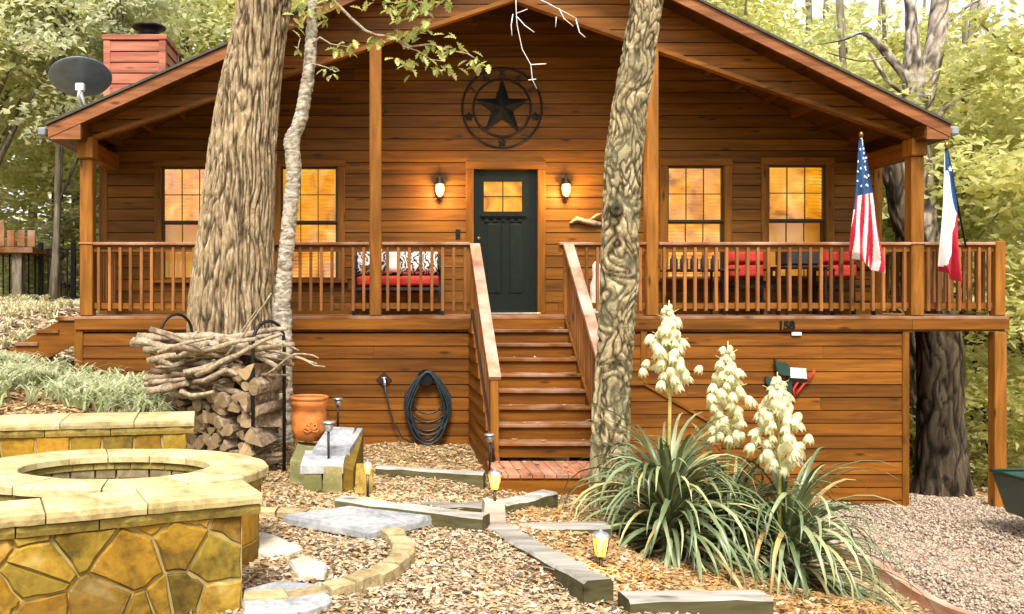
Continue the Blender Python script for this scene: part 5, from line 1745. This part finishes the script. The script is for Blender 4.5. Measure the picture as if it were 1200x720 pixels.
# middle tree in front of the steps
DM = 8.35
mid = thing('twisted_bark_tree', 'leaning tree with knotted mossy bark right of the front steps', 'tree', P(715, 590, DM))
rows = [(712,625,62),(714,590,54),(715,560,49),(716,520,46),(717,470,42),(721,410,41),(725,340,42.5),(727,270,42),(731,190,42),(739,120,40),(749,60,38),(758,0,37),(766,-60,36),(778,-160,33),(790,-280,28)]
part('trunk', trunk_mesh('trunk', pxpath(rows, DM), M['barkmid'], 150, .016, .028, (19,19,8.0), 2.2, 'worm'), M['barkmid'], mid)
part('knot', MB().lathe([(.055,0),(.065,.02),(.045,.045),(.02,.035),(.01,.02)], P(722, 247, DM-.17), 14, axis=Vector((-.1,-1,.1))), M['barkmid'], mid)
part('side_stem', trunk_mesh('side_stem', pxpath([(696,600,18),(697,560,13),(698,520,11),(699,470,9),(703,430,8)], DM-.12), M['barkmid'], 30, .03, .015, (13,13,7), .6, 'worm'), M['barkmid'], mid)

# big grey tree behind the wing of the deck, forking above the roof
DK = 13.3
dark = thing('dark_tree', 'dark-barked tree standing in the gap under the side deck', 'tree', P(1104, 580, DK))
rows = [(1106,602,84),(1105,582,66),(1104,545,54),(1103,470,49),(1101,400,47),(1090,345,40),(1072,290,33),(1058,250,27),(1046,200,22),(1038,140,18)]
part('trunk', trunk_mesh('trunk', pxpath(rows, DK), M['barkdark'], 80, .05, .035, (9,9,1.6), .5, 'furrow'), M['barkdark'], dark)
DG = 14.9
grey = thing('grey_tree', 'big grey-barked tree behind the side deck, forking above the roof', 'tree', P(1096, 575, DG))
rows = [(1096,600,54),(1096,540,46),(1094,470,44),(1090,400,43),(1084,340,43),(1076,285,44),(1071,240,43),(1069,190,40),(1070,150,34),(1076,115,31)]
part('trunk', trunk_mesh('trunk', pxpath(rows, DG), M['barkgrey'], 72, .06, .03, (8,8,3), .6, 'worm'), M['barkgrey'], grey)
for rws in ([(1077,118,28),(1072,80,20),(1069,40,15),(1066,0,12),(1062,-60,16),(1060,-140,10)], [(1080,118,27),(1090,80,23),(1098,40,21),(1102,0,18),(1110,-60,18),(1118,-140,10)],
            [(1070,100,14),(1045,70,12),(1015,40,10),(985,48,8),(960,52,5)], [(1105,30,9),(1130,10,7),(1165,-10,5)], [(1063,112,8),(1040,95,6),(1020,62,4)], [(1090,150,9),(1110,125,7),(1140,110,6),(1185,120,4)],
            [(1040,66,6),(1010,72,5),(970,62,3)]):
    part('limb', trunk_mesh('limb', pxpath(rws, DG+.05), M['barkgrey'], 22, .08, .018, (8,8,3), .5, 'worm'), M['barkgrey'], grey)
DG2 = 17.0
g2 = thing('grey_tree', 'slimmer grey trunk right of the forked grey tree', 'tree', P(1128, 560, DG2))
part('trunk', trunk_mesh('trunk', pxpath([(1118,600,26),(1120,400,20),(1124,280,17),(1122,220,16),(1130,170,15),(1142,110,13),(1150,20,12),(1155,-80,9)], DG2), M['barkgrey'], 26, .1, .02, (8,8,3), .5, 'worm'), M['barkgrey'], g2)
for i, (rws, lb) in enumerate((([(1168,580,6),(1158,520,6),(1148,450,6),(1136,400,5),(1118,340,4)], 'bent dark sapling leaning left under the side deck'),
                               ([(1128,580,7),(1122,530,6),(1112,480,6),(1098,430,5),(1088,390,4)], 'dark sapling close to the grey tree under the side deck'),
                               ([(1125,540,5),(1134,500,5),(1150,470,4),(1166,440,3)], 'thin sapling leaning right under the side deck'),
                               ([(1068,560,8),(1069,500,7),(1070,440,7),(1070,380,6)], 'straight sapling just right of the skirting'),
                               ([(1205,520,6),(1180,470,5),(1165,430,4),(1150,400,3)], 'thin dark stem right of the deck post'))):
    t = thing('sapling', lb, 'sapling', P(rws[0][0], rws[0][1], 15.5), 'saplings in the ravine')
    part('stem', trunk_mesh('stem', pxpath(rws, 15.5+.3*i), M['barkdark'], 12, .12, .01, (8,8,3), .5, 'worm'), M['barkdark'], t)

# leafy branch of the pale tree
def oak_leaf():
    half = [(0,0),(.06,.012),(.14,.10),(.20,.06),(.30,.20),(.40,.11),(.52,.28),(.60,.15),(.74,.24),(.82,.12),(.92,.12),(1,0)]
    V = []; F = []
    for x, y in half: V.append((x, 0, -.10*x*x))
    n = len(half)
    for s_ in (1, -1):
        o = len(V)
        for x, y in half: V.append((x, s_*y, -.10*x*x+y*.35+(.05 if y > .15 else 0)))
        for i in range(n-1):
            q = [i, i+1, o+i+1, o+i] if s_ < 0 else [i+1, i, o+i, o+i+1]
            F.append(q)
    me = bpy.data.meshes.new('leaf'); me.from_pydata(V, [], F); me.materials.append(M['nearleaf'])
    return me
def nearleaf():
    m, t, b, out = nodes('spring_leaf')
    oi = t.nodes.new("ShaderNodeObjectInfo")
    r = ramp(t, oi.outputs["Random"], [(0, (.26,.33,.08)), (.35, (.42,.47,.13)), (.8, (.54,.56,.22)), (1, (.62,.50,.10))])
    t.links.new(r.outputs[0], b.inputs["Base Color"]); b.inputs["Roughness"].default_value = .5
    tr = t.nodes.new("ShaderNodeBsdfTranslucent"); t.links.new(r.outputs[0], tr.inputs["Color"])
    mx = t.nodes.new("ShaderNodeMixShader"); mx.inputs[0].default_value = .4
    t.links.new(b.outputs[0], mx.inputs[1]); t.links.new(tr.outputs[0], mx.inputs[2]); t.links.new(mx.outputs[0], out.inputs["Surface"])
    return m
M['nearleaf'] = nearleaf()
LEAF = oak_leaf()
def branch(pts, d0, d1, r0, r1, clusters, nm='branch'):
    n = len(pts)
    P3 = [P(x, y, d0+(d1-d0)*i/(n-1)) for i, (x, y) in enumerate(pts)]
    br = part(nm, MB().tube(P3, [r0+(r1-r0)*i/(n-1) for i in range(n)], 6), M['twig'], pale)
    for cx_, cy_, k, spread, size in clusters:
        j = min(range(n), key=lambda i: (pts[i][0]-cx_)**2+(pts[i][1]-cy_)**2)
        dd = d0+(d1-d0)*j/(n-1)
        c = P(cx_, cy_, dd)
        for i in range(k):
            p = c+Vector((rnd.gauss(0, spread), rnd.gauss(0, spread*.8), rnd.gauss(0, spread*.45)))
            o = link('leaf', LEAF, br, p, (rnd.uniform(-.6, .6), rnd.uniform(.0, 1.0), rnd.uniform(0, 6.28)))
            s = size*rnd.uniform(.7, 1.25); o.scale = (s, s, s)
branch([(367,10),(385,-4),(398,8),(412,22),(428,36),(440,41),(462,44),(480,55),(505,52),(520,58),(548,63),(562,72)], DP, 9.3, .022, .006,
       [(448,50,5,.05,.13),(470,38,9,.10,.14),(490,36,9,.09,.14),(503,45,6,.08,.13),(520,50,8,.09,.14),(532,58,5,.05,.12),(470,70,7,.09,.13),(488,76,7,.08,.13),(510,74,9,.09,.13),(526,78,4,.05,.12),(556,68,6,.06,.12),(566,75,6,.06,.13),(442,46,4,.05,.12)])
branch([(460,44),(475,55),(490,60),(505,70),(520,72)], 9.6, 9.3, .008, .004, [(498,62,4,.05,.11)], 'twig')
branch([(366,-10),(400,-30),(450,-20),(490,2)], DP, 9.3, .02, .006, [(455,2,9,.10,.14),(475,8,10,.10,.14),(492,14,7,.07,.13),(508,2,8,.08,.13),(520,0,5,.06,.13),(440,-4,8,.09,.14),(500,24,3,.04,.15)])
branch([(362,55),(375,44),(388,52),(408,55)], DP, 9.5, .014, .005, [(396,54,7,.06,.12),(410,53,6,.06,.12),(402,60,4,.05,.11)])
branch([(362,75),(372,76),(385,80),(394,84)], DP, 9.6, .010, .004, [(384,80,4,.03,.10),(393,86,6,.05,.11)])
branch([(366,20),(372,5),(380,-8)], DP, 9.7, .012, .005, [(375,8,9,.08,.13),(382,2,9,.09,.13),(378,20,6,.06,.12)])
branch([(362,22),(354,14),(348,8)], DP, 9.7, .012, .005, [(352,14,8,.06,.13),(347,30,6,.05,.12),(352,4,6,.06,.13)])
branch([(352,45),(350,52),(349,60)], DP, 9.8, .006, .003, [(349,58,3,.03,.08)])

# ------------------------------------------------------------------ woods around the cabin
L_ = [
 (-4.9,16.9,8.5,'c','thin dark tree right beside the left corner post',.06,(-.1,0),.55),
 (-6.1,17.0,8,'b','thin leaning tree between the fence posts',.07,(.5,0),.7),
 (-7.9,17.2,9,'b','thin tree with a pale trunk near the orange deck',.08,(-.3,0),.8),
 # x, y, h, kind, label, r, lean, scale
 (-5.9,16.6,8,'c','dark slim tree nearest the left corner post',.065,(.2,0),.8),
 (-7.2,16.8,9,'b','dark tree behind the black fence with a thick trunk',.15,(-.2,0),.9),
 (-8.4,18.5,9,'c','grey-green tree at the left edge behind the fence',.14,(.3,0),1.0),
 (-5.4,19.0,10,'b','tree directly left of the satellite dish',.14,(.2,0),1.0),
 (-7.4,21.0,11,'a','tall yellow-green tree far left above the fence',.16,(0,0),1.15),
 (-9.8,21.5,11,'b','broad tree beyond the left edge of the fence',.16,(.4,0),1.2),
 (-4.6,22.0,11,'a','yellow-green tree behind the chimney, on its left',.15,(-.2,0),1.15),
 (-2.6,23.0,12,'a','yellow-green tree rising right behind the chimney',.15,(.2,0),1.2),
 (-6.2,24.5,12,'b','tall tree far behind the satellite dish',.18,(0,0),1.3),
 (-11.0,25.5,12,'c','grey-green tree farthest left in the woods',.2,(.3,0),1.35),
 (-8.6,26.0,13,'a','pale crown high at the top left corner',.2,(0,0),1.35),
 (-.6,24.5,13,'b','crown showing between the chimney and the oak',.18,(0,0),1.25),
 (-3.6,27.5,14,'b','tall tree far behind the chimney',.2,(0,0),1.4),
]
for x, y, h, kd, lb, r, ln, s in L_:
    bgtree(x, y, h, kd, lb, r, ln, s, zc=h*(.72 if y < 18.6 else .56), sz=1.0)
R_ = [
 (11.2,15.4,9,'b','thin straight tree near the right edge, behind the deck post',.07,(.2,0),.8),
 (9.9,17.0,10,'a','thin dark tree between the forked tree and the right edge',.08,(-.4,0),.85),
 (8.9,15.6,8.5,'a','bright tree just right of the state flag',.10,(.4,0),.8),
 (10.6,16.5,9,'a','bright yellow-green tree at the right edge above the deck',.12,(.2,0),.95),
 (9.6,18.2,9.5,'a','yellow-green tree seen between the two flags',.13,(-.2,0),1.0),
 (12.2,18.6,10,'b','green tree cut by the right edge of the view',.15,(0,0),1.1),
 (8.2,20.5,11,'a','yellow tree behind the right eave',.15,(.2,0),1.15),
 (10.9,21.2,11,'b','green tree behind the forked grey tree',.15,(0,0),1.2),
 (13.6,22.0,12,'a','tall bright tree high at the right edge',.17,(0,0),1.3),
 (9.3,24.0,13,'a','pale crown above the right slope of the roof',.18,(0,0),1.3),
 (7.2,25.0,13,'a','crown above the middle of the right roof slope',.18,(.3,0),1.3),
 (12.3,25.5,14,'b','tall green tree at the top right corner',.2,(0,0),1.4),
 (15.8,25.0,13,'a','bright tree far beyond the right edge',.2,(0,0),1.4),
 (5.6,27.0,15,'a','crown touching the top of the right roof slope',.2,(0,0),1.4),
 (10.4,29.0,15,'b','tall tree far behind the right eave',.2,(0,0),1.5),
 (14.6,29.5,15,'a','far tree at the right edge of the woods',.2,(0,0),1.5),
]
for x, y, h, kd, lb, r, ln, s in R_:
    bgtree(x, y, h, kd, lb, r, ln, s, zc=h*.58, sz=1.05)
S_ = [(9.2,17.2,1.0,1.5,'a','bright shrub right under the side deck'),(10.4,17.0,1.3,1.7,'b','shrub right of the deck post'),(11.6,17.8,1.5,2.0,'a','yellow-green shrub at the right edge below the deck'),
      (8.6,19.5,1.5,2.0,'b','shrub behind the grey trunk under the deck'),(10.2,20.5,1.8,2.4,'a','tall bright shrub in the ravine behind the deck post'),(12.8,20.2,1.8,2.4,'b','green shrub in the ravine at the right edge'),
      (8.9,23.0,2.2,3.0,'a','broad shrub deep in the ravine'),(11.8,23.5,2.4,3.2,'b','broad green shrub deep in the ravine'),(14.8,23.0,2.4,3.2,'a','bright shrub far right in the ravine'),
      (9.9,14.9,1.1,1.3,'a','small bright shrub close behind the side deck rail')]
bgtree(10.35, 12.9, 8.5, 'a', 'bright leafy tree overhanging the side deck from the right edge', .12, (0,.2), .85, zc=5.9)
shrub(10.0, 12.9, 2.3, 1.5, 'a', 'tall bright shrub touching the end of the side deck rail', .9)
for x, y, zc, s, kd, lb in S_: shrub(x, y, zc, s, kd, lb, .75)
S2 = [(-6.6,19.6,.8,1.5,'c','grey-green shrub behind the black fence'),(-8.6,20.5,1.0,2.2,'b','green shrub at the left edge behind the fence'),(-5.0,19.4,.6,1.3,'b','small shrub near the corner of the cabin'),(-4.9,21,1.2,2.4,'c','grey-green shrub behind the left corner post'),(-10.6,22,1.2,2.6,'a','bright shrub beyond the left edge'),(-7.0,23,1.4,3.0,'b','broad shrub deep in the left woods')]
for x, y, zc, s, kd, lb in S2: shrub(x, y, zc, s, kd, lb, .7, 'shrubs behind the fence')

# far woods, one mass; the unseen rear half added to block low sky light
rs = np.random.RandomState(77)
def woods(n, r0, r1, z0, z1, size, seed, a0=0, a1=2*np.pi):
    rs = np.random.RandomState(seed)
    nc = n//90
    th = rs.uniform(a0, a1, nc); rr0 = rs.uniform(r0, r1, nc); zz = rs.uniform(z0, z1, nc)
    cl = np.column_stack([rr0*np.sin(th)+1.5, rr0*np.cos(th)+10, zz])
    idx = rs.randint(0, nc, n)
    pts = cl[idx]+rs.normal(0, 1, (n, 3))*np.array([1.0, 1.0, .6])
    return leaf_arrays(pts, size, .55, .9, seed, .25)
V1, F1 = woods(52000, 26, 36, -5, 9.5, .42, 3, -1.6, 1.6); V2, F2 = woods(50000, 25, 36, -4, 14, .45, 4, 1.6, 2*np.pi-1.6)
V = np.concatenate([V1, V2]); F = np.concatenate([F1, F2+len(V1)])
tag(link('woods', tri_mesh('woods', V, F, LEAF_A)), 'wooded hillside closing the view, its unseen rear half added', kind='stuff')
wt = MB()
rs = random.Random(9)
for i in range(120):
    an = rs.uniform(0, 6.283); q = rs.uniform(21, 33)
    x, y = 1.5+q*math.sin(an), 10+q*math.cos(an)
    z0 = gz(x, y)-.3
    wt.tube([(x, y, z0), (x+rs.uniform(-.5, .5), y, z0+7), (x+rs.uniform(-1, 1), y+rs.uniform(-1, 1), z0+15)], [rs.uniform(.08, .2), .10, .04], 7)
tag(link('far_trunks', wt.mesh('far_trunks', M['barkfar'])), kind='stuff')

# ------------------------------------------------------------------ fence and neighbour deck on the left
fy = 17.6
fx0, fx1 = PX(-60, fy), PX(97, fy)
fz = lambda x: gz(x, fy)
fence = thing('metal_fence', 'black metal picket fence on the rise left of the cabin', 'fence', ((fx0+fx1)/2, fy, fz(-6)))
ft_ = PZ(292, fy)
part('rail', MB().box((fx0, fy-.02, ft_-.03), (fx1, fy+.02, ft_)), M['metal'], fence)
part('rail', MB().box((fx0, fy-.02, fz(-6)+.12), (fx1, fy+.02, fz(-6)+.15)), M['metal'], fence)
pm = MB().box((-.011, -.011, -.1), (.011, .011, ft_-fz(-6)-.031)).mesh('picket', M['metal'])
x = fx0+.06
while x < fx1:
    part('picket', pm, None, fence, (x, fy+.0, fz(-6))); x += .125
for px in (48, 86, -10):
    part('fence_post', MB().box((PX(px, fy)-.04, fy-.041, fz(-6)-.1), (PX(px, fy)+.04, fy+.041, ft_+.12)), M['metal'], fence)
ny = 16.9
nd_ = thing('neighbour_deck', 'small orange wooden deck on dark posts at the left edge', 'deck', (PX(10, ny), ny, gz(PX(10, ny), ny)))
part('platform', MB().box((PX(-40, ny), ny, PZ(296, ny)), (PX(38, ny), ny+2, PZ(290, ny))), M['tread'], nd_)
for px in (-20, 17):
    part('support_post', MB().box((PX(px, ny)-.09, ny+.1, -.4), (PX(px, ny)+.09, ny+.28, PZ(296, ny))), M['barkfar'], nd_)
for px in (-24, -12, 0, 12, 24, 36):
    part('slat', MB().cbox((PX(px-4.5, ny), ny+.02, PZ(289.5, ny)), (PX(px+4.5, ny), ny+.06, PZ(258 if px < 10 else 270, ny)), .01), M['tread'], nd_)

# ------------------------------------------------------------------ yucca plants
def blade(L, w_, e0, curl, seed):
    n = 9; V = []; F = []
    x = z = 0.0; e = e0; rs = random.Random(seed); yy = 0
    for i in range(n+1):
        t = i/n
        wd = w_*(.55+.9*t if t < .35 else .87*(1-(t-.35)/.65)**.75+.02)*.5
        nx, nz = -math.sin(e), math.cos(e)
        V += [(x+nx*wd*.45, yy-wd, z+nz*wd*.45), (x, yy, z), (x+nx*wd*.45, yy+wd, z+nz*wd*.45)]
        st_ = L/n
        x += math.cos(e)*st_; z += math.sin(e)*st_; e -= curl*st_*(0.5+1.6*t); yy += rs.uniform(-.006, .006)
    for i in range(n):
        a = i*3
        F += [(a, a+1, a+4, a+3), (a+1, a+2, a+5, a+4)]
    me = bpy.data.meshes.new('leaf'); me.from_pydata(V, [], F); me.materials.append(M['yucca'])
    me.polygons.foreach_set("use_smooth", [True]*len(F))
    return me
BL = []
for i in range(16):
    t = i/15
    BL.append(blade(.86+.30*rnd.random(),   .040+.018*rnd.random(), R(86-78*t+rnd.uniform(-6, 6)), .5+1.9*rnd.random()+(.9 if .15 < t < .6 else 0), i))
def blossom_mesh():
    mb = MB(); V = []; n = 6
    prof = [(.006,0),(.022,-.010),(.034,-.030),(.040,-.052),(.036,-.072)]
    for r_, z_ in prof:
        for k in range(12):
            an = 2*math.pi*k/12; s_ = (z_/-.072)**1.5; q = r_*(1+.16*s_ if k % 2 == 0 else 1-.34*s_); zz = z_-(.016*s_ if k % 2 == 0 else -.014*s_)
            V.append((q*math.cos(an), q*math.sin(an), zz))
    F = []
    for i in range(len(prof)-1):
        for k in range(12): F.append((i*12+k, i*12+(k+1) % 12, (i+1)*12+(k+1) % 12, (i+1)*12+k))
    me = bpy.data.meshes.new('blossom'); me.from_pydata(V, [], F); me.materials.append(M['petal'])
    me.polygons.foreach_set("use_smooth", [True]*len(F))
    return me
BLOOM = blossom_mesh()
def yucca(x, y, n, s, label, stalks, stretch=(1, 1)):
    z0 = gz(x, y)-.03
    t = thing('yucca_plant', label, 'yucca', (x, y, z0), 'flowering yuccas in the mulch bed')
    part('stump', MB().tube([(x, y, z0-.1), (x, y, z0+.22*s), (x+.03, y, z0+.42*s)], [.09, .08, .05], 8, wob=.3), M['twig'], t)
    for i in range(n):
        f = (i+.5)/n
        k = min(15, max(0, int(15.9*f**.72+rnd.uniform(-1.2, 1.2))))
        az = i*2.39996+rnd.uniform(-.25, .25)
        hz = z0+(.46-.40*f)*s+rnd.uniform(-.03, .05)
        o = link('leaf', BL[k], t, (x+.05*math.cos(az), y+.05*math.sin(az), hz), (rnd.uniform(-.25, .25), rnd.uniform(-.1, .1), az))
        q = s*rnd.uniform(.68, 1.06); o.scale = (q*stretch[0], q, q*stretch[1])
    for (pb, pt, fl0, fl1, wpx, nb, d) in stalks:
        b, tp = P(*pb, d), P(*pt, d)
        stk = part('flower_stalk', MB().tube([b, b.lerp(tp, .5)+Vector((.01,0,0)), tp], [.017, .014, .005], 7), M['stalk'], t)
        z_hi, z_lo = PZ(fl0, d), PZ(fl1, d)
        for k in range(nb):
            f = (k+.5)/nb
            zz = z_hi+(z_lo-z_hi)*f
            env = (.10+.90*min(1, f/.62)**.9)*(1 if f < .8 else 1-(f-.8)*2.2)*(wpx/2/FPX*d)*(1.0+.28*math.sin(k*1.7))
            az = k*2.39996+rnd.uniform(-.3, .3); q = env*rnd.uniform(.35, 1.0)
            fr = (zz-b.z)/(tp.z-b.z); ax_ = b.lerp(tp, min(1, fr))
            pp = ax_+Vector((math.cos(az)*q, math.sin(az)*q, 0))
            o = link('blossom', BLOOM, stk, pp, (rnd.uniform(-.5, .5), rnd.uniform(-.5, .5), rnd.uniform(0, 6)))
            s2 = (.62 if f < .12 else 1.0)*rnd.uniform(.8, 1.2); o.scale = (s2, s2, s2)
        tw = MB()
        for k in range(14):
            f = (k+.5)/14; zz = z_hi+(z_lo-z_hi)*f-.02; az = k*2.4; q = math.sin(math.pi*min(1, .10+f*.86))**.7*(wpx/2/FPX*d)*.8
            fr = (zz-b.z)/(tp.z-b.z); ax_ = b.lerp(tp, max(0, min(1, fr-.03)))
            tw.tube([ax_, ax_+Vector((math.cos(az)*q, math.sin(az)*q, .05))], [.005, .003], 4)
        part('side_stem', tw, M['stalk'], stk)
YD1, YD2 = 7.35, 7.4
yucca(PX(783, YD1), YD1, 290, 1.08, 'large flowering yucca with one tall cream flower spike, beside the middle tree',
      [((783,590),(784,352),356,450,56,80,YD1-.05)])
yucca(PX(852, 7.6), 7.6, 210, 1.0, 'yucca with a cream flower spike in the middle of the three', [((851,600),(853,400),404,514,54,74,7.6)])
yucca(PX(924, YD2), YD2, 250, 1.06, 'yucca with the lowest cream flower spike, nearest the driveway',
      [((913,640),(911,436),440,545,64,84,YD2-.2)])

# ------------------------------------------------------------------ ground cover
def scatter(n, x0, x1, y0, y1, seed, keep=None):
    rs = np.random.RandomState(seed)
    X = rs.uniform(x0, x1, n); Y = rs.uniform(y0, y1, n)
    if keep is not None:
        k = keep(X, Y, rs); X, Y = X[k], Y[k]
    Z = gzs(X, Y)+rough(X, Y)
    return np.column_stack([X, Y, Z+rs.uniform(.002, .022, len(X))])
def litter(name, C, size, mat, asp=.5, tilt=.35, seed=1, fold=.14):
    V, F = leaf_arrays(C, size, asp, tilt, seed, 1.0, fold)
    return V, F
def flat_D(C, size, asp, tilt, seed, fold):
    rs = np.random.RandomState(seed); n = len(C)
    az = rs.uniform(0, 2*np.pi, n)
    D = np.column_stack([np.cos(az), np.sin(az), rs.normal(0, .22, n)]); D /= np.linalg.norm(D, axis=1)[:,None]
    N = rs.normal(0, tilt, (n, 3)); N[:,2] += 1
    N -= D*(N*D).sum(1)[:,None]; N /= np.linalg.norm(N, axis=1)[:,None]
    S = np.cross(D, N); sz = size*rs.uniform(.5, 1.5, n)[:,None]; wd = sz*asp*rs.uniform(.6, 1.3, n)[:,None]
    cu = rs.uniform(-.25, .35, n)[:,None]
    rows_ = []
    for t, ww in ((-.5, .12), (-.15, 1.0), (.2, .9), (.5, .1)):
        c = C+D*sz*t+N*sz*cu*(abs(t)*1.2)**2
        rows_ += [c+S*wd*.5*ww+N*sz*fold, c-S*wd*.5*ww+N*sz*fold*.6]
    V = np.stack(rows_, 1).reshape(-1, 3); k = np.arange(n)[:,None]*8
    F = np.concatenate([k+np.array([[a, a+1, a+3]]) for a in (0, 2, 4)]+[k+np.array([[a, a+3, a+2]]) for a in (0, 2, 4)], 1).reshape(-1, 3)
    return V, F
off_house = lambda X, Y: ~((Y > 11.38) & (X > -4))
off_walls = lambda X, Y: ~(((X-FC.x)**2/(RX*.98)**2+(Y-FC.y)**2/(RY*.98)**2) < 1)
keepA = lambda X, Y, rs: off_house(X, Y) & off_walls(X, Y) & (X < 4.6+.2*rs.normal(0, 1, len(X))) & ~((X > LX0) & (X < 2.5) & (Y > 8.7)) & ~((X < -1.7) & (Y > 8.0))
V, F = flat_D(scatter(62000, -3.2, 5.2, 4.3, 11.4, 21, keepA), .048, .36, .35, 1, .10)
tag(link('leaf_litter', tri_mesh('leaf_litter', V, F, M['litter'])), kind='stuff')
keepM = lambda X, Y, rs: ((X-2.5)**2/2.0+(Y-6.9)**2/2.2 < 1) & (X < 4.5)
V, F = flat_D(scatter(24000, 1.0, 4.6, 5.0, 9.4, 22, keepM), .052, .26, .4, 2, .08)
tag(link('mulch', tri_mesh('mulch', V, F, M['mulch'])), kind='stuff')
keepC = lambda X, Y, rs: (rs.uniform(0, 1, len(X)) < np.exp(-((X-.5)**2/1.3+(Y-5.9)**2/4.0))) & off_walls(X, Y)
V, F = flat_D(scatter(36000, -.9, 2.4, 4.3, 9.0, 23, keepC), .042, .36, .35, 3, .08)
tag(link('wood_chips', tri_mesh('wood_chips', V, F, M['chip'])), kind='stuff')
# leaves lying on the landing and on the treads
pts = []
for i in range(40): pts.append((rnd.uniform(LX0+.05, 2.4), rnd.uniform(8.8, 9.45), -1.475))
for i in range(46):
    k = rnd.randrange(1, 9); pts.append((rnd.uniform(1.34, 2.38), YS-TR*k+rnd.uniform(-.02, .15), -RH*k+.01))
V, F = flat_D(np.array(pts), .05, .4, .3, 4, .08)
tag(link('leaves_on_steps', tri_mesh('leaves_on_steps', V, F, M['litter'])), kind='stuff')
# gravel of the drive
G = scatter(40000, 4.8, 9.6, 6.6, 12.6, 25)
G[:,2] += .028
rs = np.random.RandomState(8); n = len(G)
s = (rs.uniform(.007, .021, n)*(1+rs.uniform(0, .5, n)))[:,None]
O = np.array([(1,0,0),(0,1,0),(-1,0,0),(0,-1,0),(0,0,.7),(0,0,-.7)])
an = rs.uniform(0, 6.28, n); ca, sa = np.cos(an), np.sin(an)
Vv = O[None]*(s[:,:,None])*rs.uniform(.6, 1.3, (n, 6, 1))
Vr = np.stack([Vv[:,:,0]*ca[:,None]-Vv[:,:,1]*sa[:,None], Vv[:,:,0]*sa[:,None]+Vv[:,:,1]*ca[:,None], Vv[:,:,2]], 2)+G[:,None,:]
f8 = np.array([(0,1,4),(1,2,4),(2,3,4),(3,0,4),(1,0,5),(2,1,5),(3,2,5),(0,3,5)])
F = (np.arange(n)[:,None,None]*6+f8[None]).reshape(-1, 3)
tag(link('gravel', tri_mesh('gravel', Vr.reshape(-1, 3), F, M['gravelp'])), kind='stuff')
# a few twigs
tw = MB()
for i in range(120):
    x, y = rnd.uniform(-1.2, 4.4), rnd.uniform(4.6, 11)
    if not (x > LX0 and x < 2.5 and y > 8.7):
        z0 = gz(x, y)+.025; an_ = rnd.uniform(0, 6.28); L = rnd.uniform(.08, .3)
        a = Vector((x, y, z0)); b = a+Vector((math.cos(an_)*L, math.sin(an_)*L, rnd.uniform(-.01, .03))); m_ = a.lerp(b, .5)+Vector((rnd.uniform(-.03, .03), rnd.uniform(-.03, .03), .02))
        tw.tube([a, m_, b], [.006, .005, .003], 4)
tag(link('twigs', tw.mesh('twigs', M['twig'])), kind='stuff')

# grass on the bank above the retaining wall
def grass(n, x0, x1, y0, y1, h, seed, keep, lean=.8, w_=.010):
    rs = np.random.RandomState(seed)
    C = scatter(n, x0, x1, y0, y1, seed, keep); n = len(C); C[:,2] -= .01
    # blades spring from tufts
    nt_ = max(1, n//22); T = C[rs.randint(0, n, nt_)]; idx = rs.randint(0, nt_, n)
    B = T[idx]+np.column_stack([rs.normal(0, .045, n), rs.normal(0, .045, n), np.zeros(n)])
    az = rs.uniform(0, 6.28, n); D = np.column_stack([np.cos(az), np.sin(az), np.zeros(n)]); S = np.column_stack([-np.sin(az), np.cos(az), np.zeros(n)])
    H = h*rs.uniform(.55, 1.25, n)[:,None]; Ln = H*lean*rs.uniform(.3, 1.3, n)[:,None]
    up = np.array([[0, 0, 1.0]])
    p1 = B+up*H*.6+D*Ln*.25; p2 = B+up*H*.85+D*Ln*.7; p3 = B+up*H*.7+D*Ln*1.2
    V = np.stack([B+S*w_, B-S*w_, p1+S*w_*.9, p1-S*w_*.9, p2+S*w_*.6, p2-S*w_*.6, p3], 1).reshape(-1, 3)
    k = np.arange(n)[:,None]*7
    F = np.concatenate([k+np.array([[0,1,3]]), k+np.array([[0,3,2]]), k+np.array([[2,3,5]]), k+np.array([[2,5,4]]), k+np.array([[4,5,6]])], 1).reshape(-1, 3)
    return V, F
kg = lambda X, Y, rs: (Y > 8.9+rs.uniform(0, .5, len(X))) & (X < -2.15+.3*rs.normal(0, 1, len(X))*.4) & (Y < 11.3)
V, F = grass(6500, -5.6, -1.9, 8.9, 11.6, .24, 31, kg, 1.3, .013)
tag(link('grass', tri_mesh('grass', V, F, M['grass'])), kind='stuff')
V, F = grass(9000, -9.5, -4.2, 11.4, 17.2, .16, 32, None, 1.2, .012)
tag(link('dry_grass', tri_mesh('dry_grass', V, F, M['drygrass'])), kind='stuff')
V, F = flat_D(scatter(9000, -10, -4.0, 11.2, 17.5, 33), .11, .5, .4, 5, .1)
tag(link('fallen_leaves', tri_mesh('fallen_leaves', V, F, M['chip'])), kind='stuff')
V, F = flat_D(scatter(4000, -5.6, -1.9, 8.6, 9.6, 41), .07, .5, .4, 15, .1)
tag(link('fallen_leaves', tri_mesh('fallen_leaves', V, F, M['litter'])), kind='stuff')
V, F = flat_D(scatter(9000, 7.2, 15, 12.6, 19, 34), .10, .5, .4, 6, .1)
tag(link('fallen_leaves', tri_mesh('fallen_leaves', V, F, M['litter'])), kind='stuff')
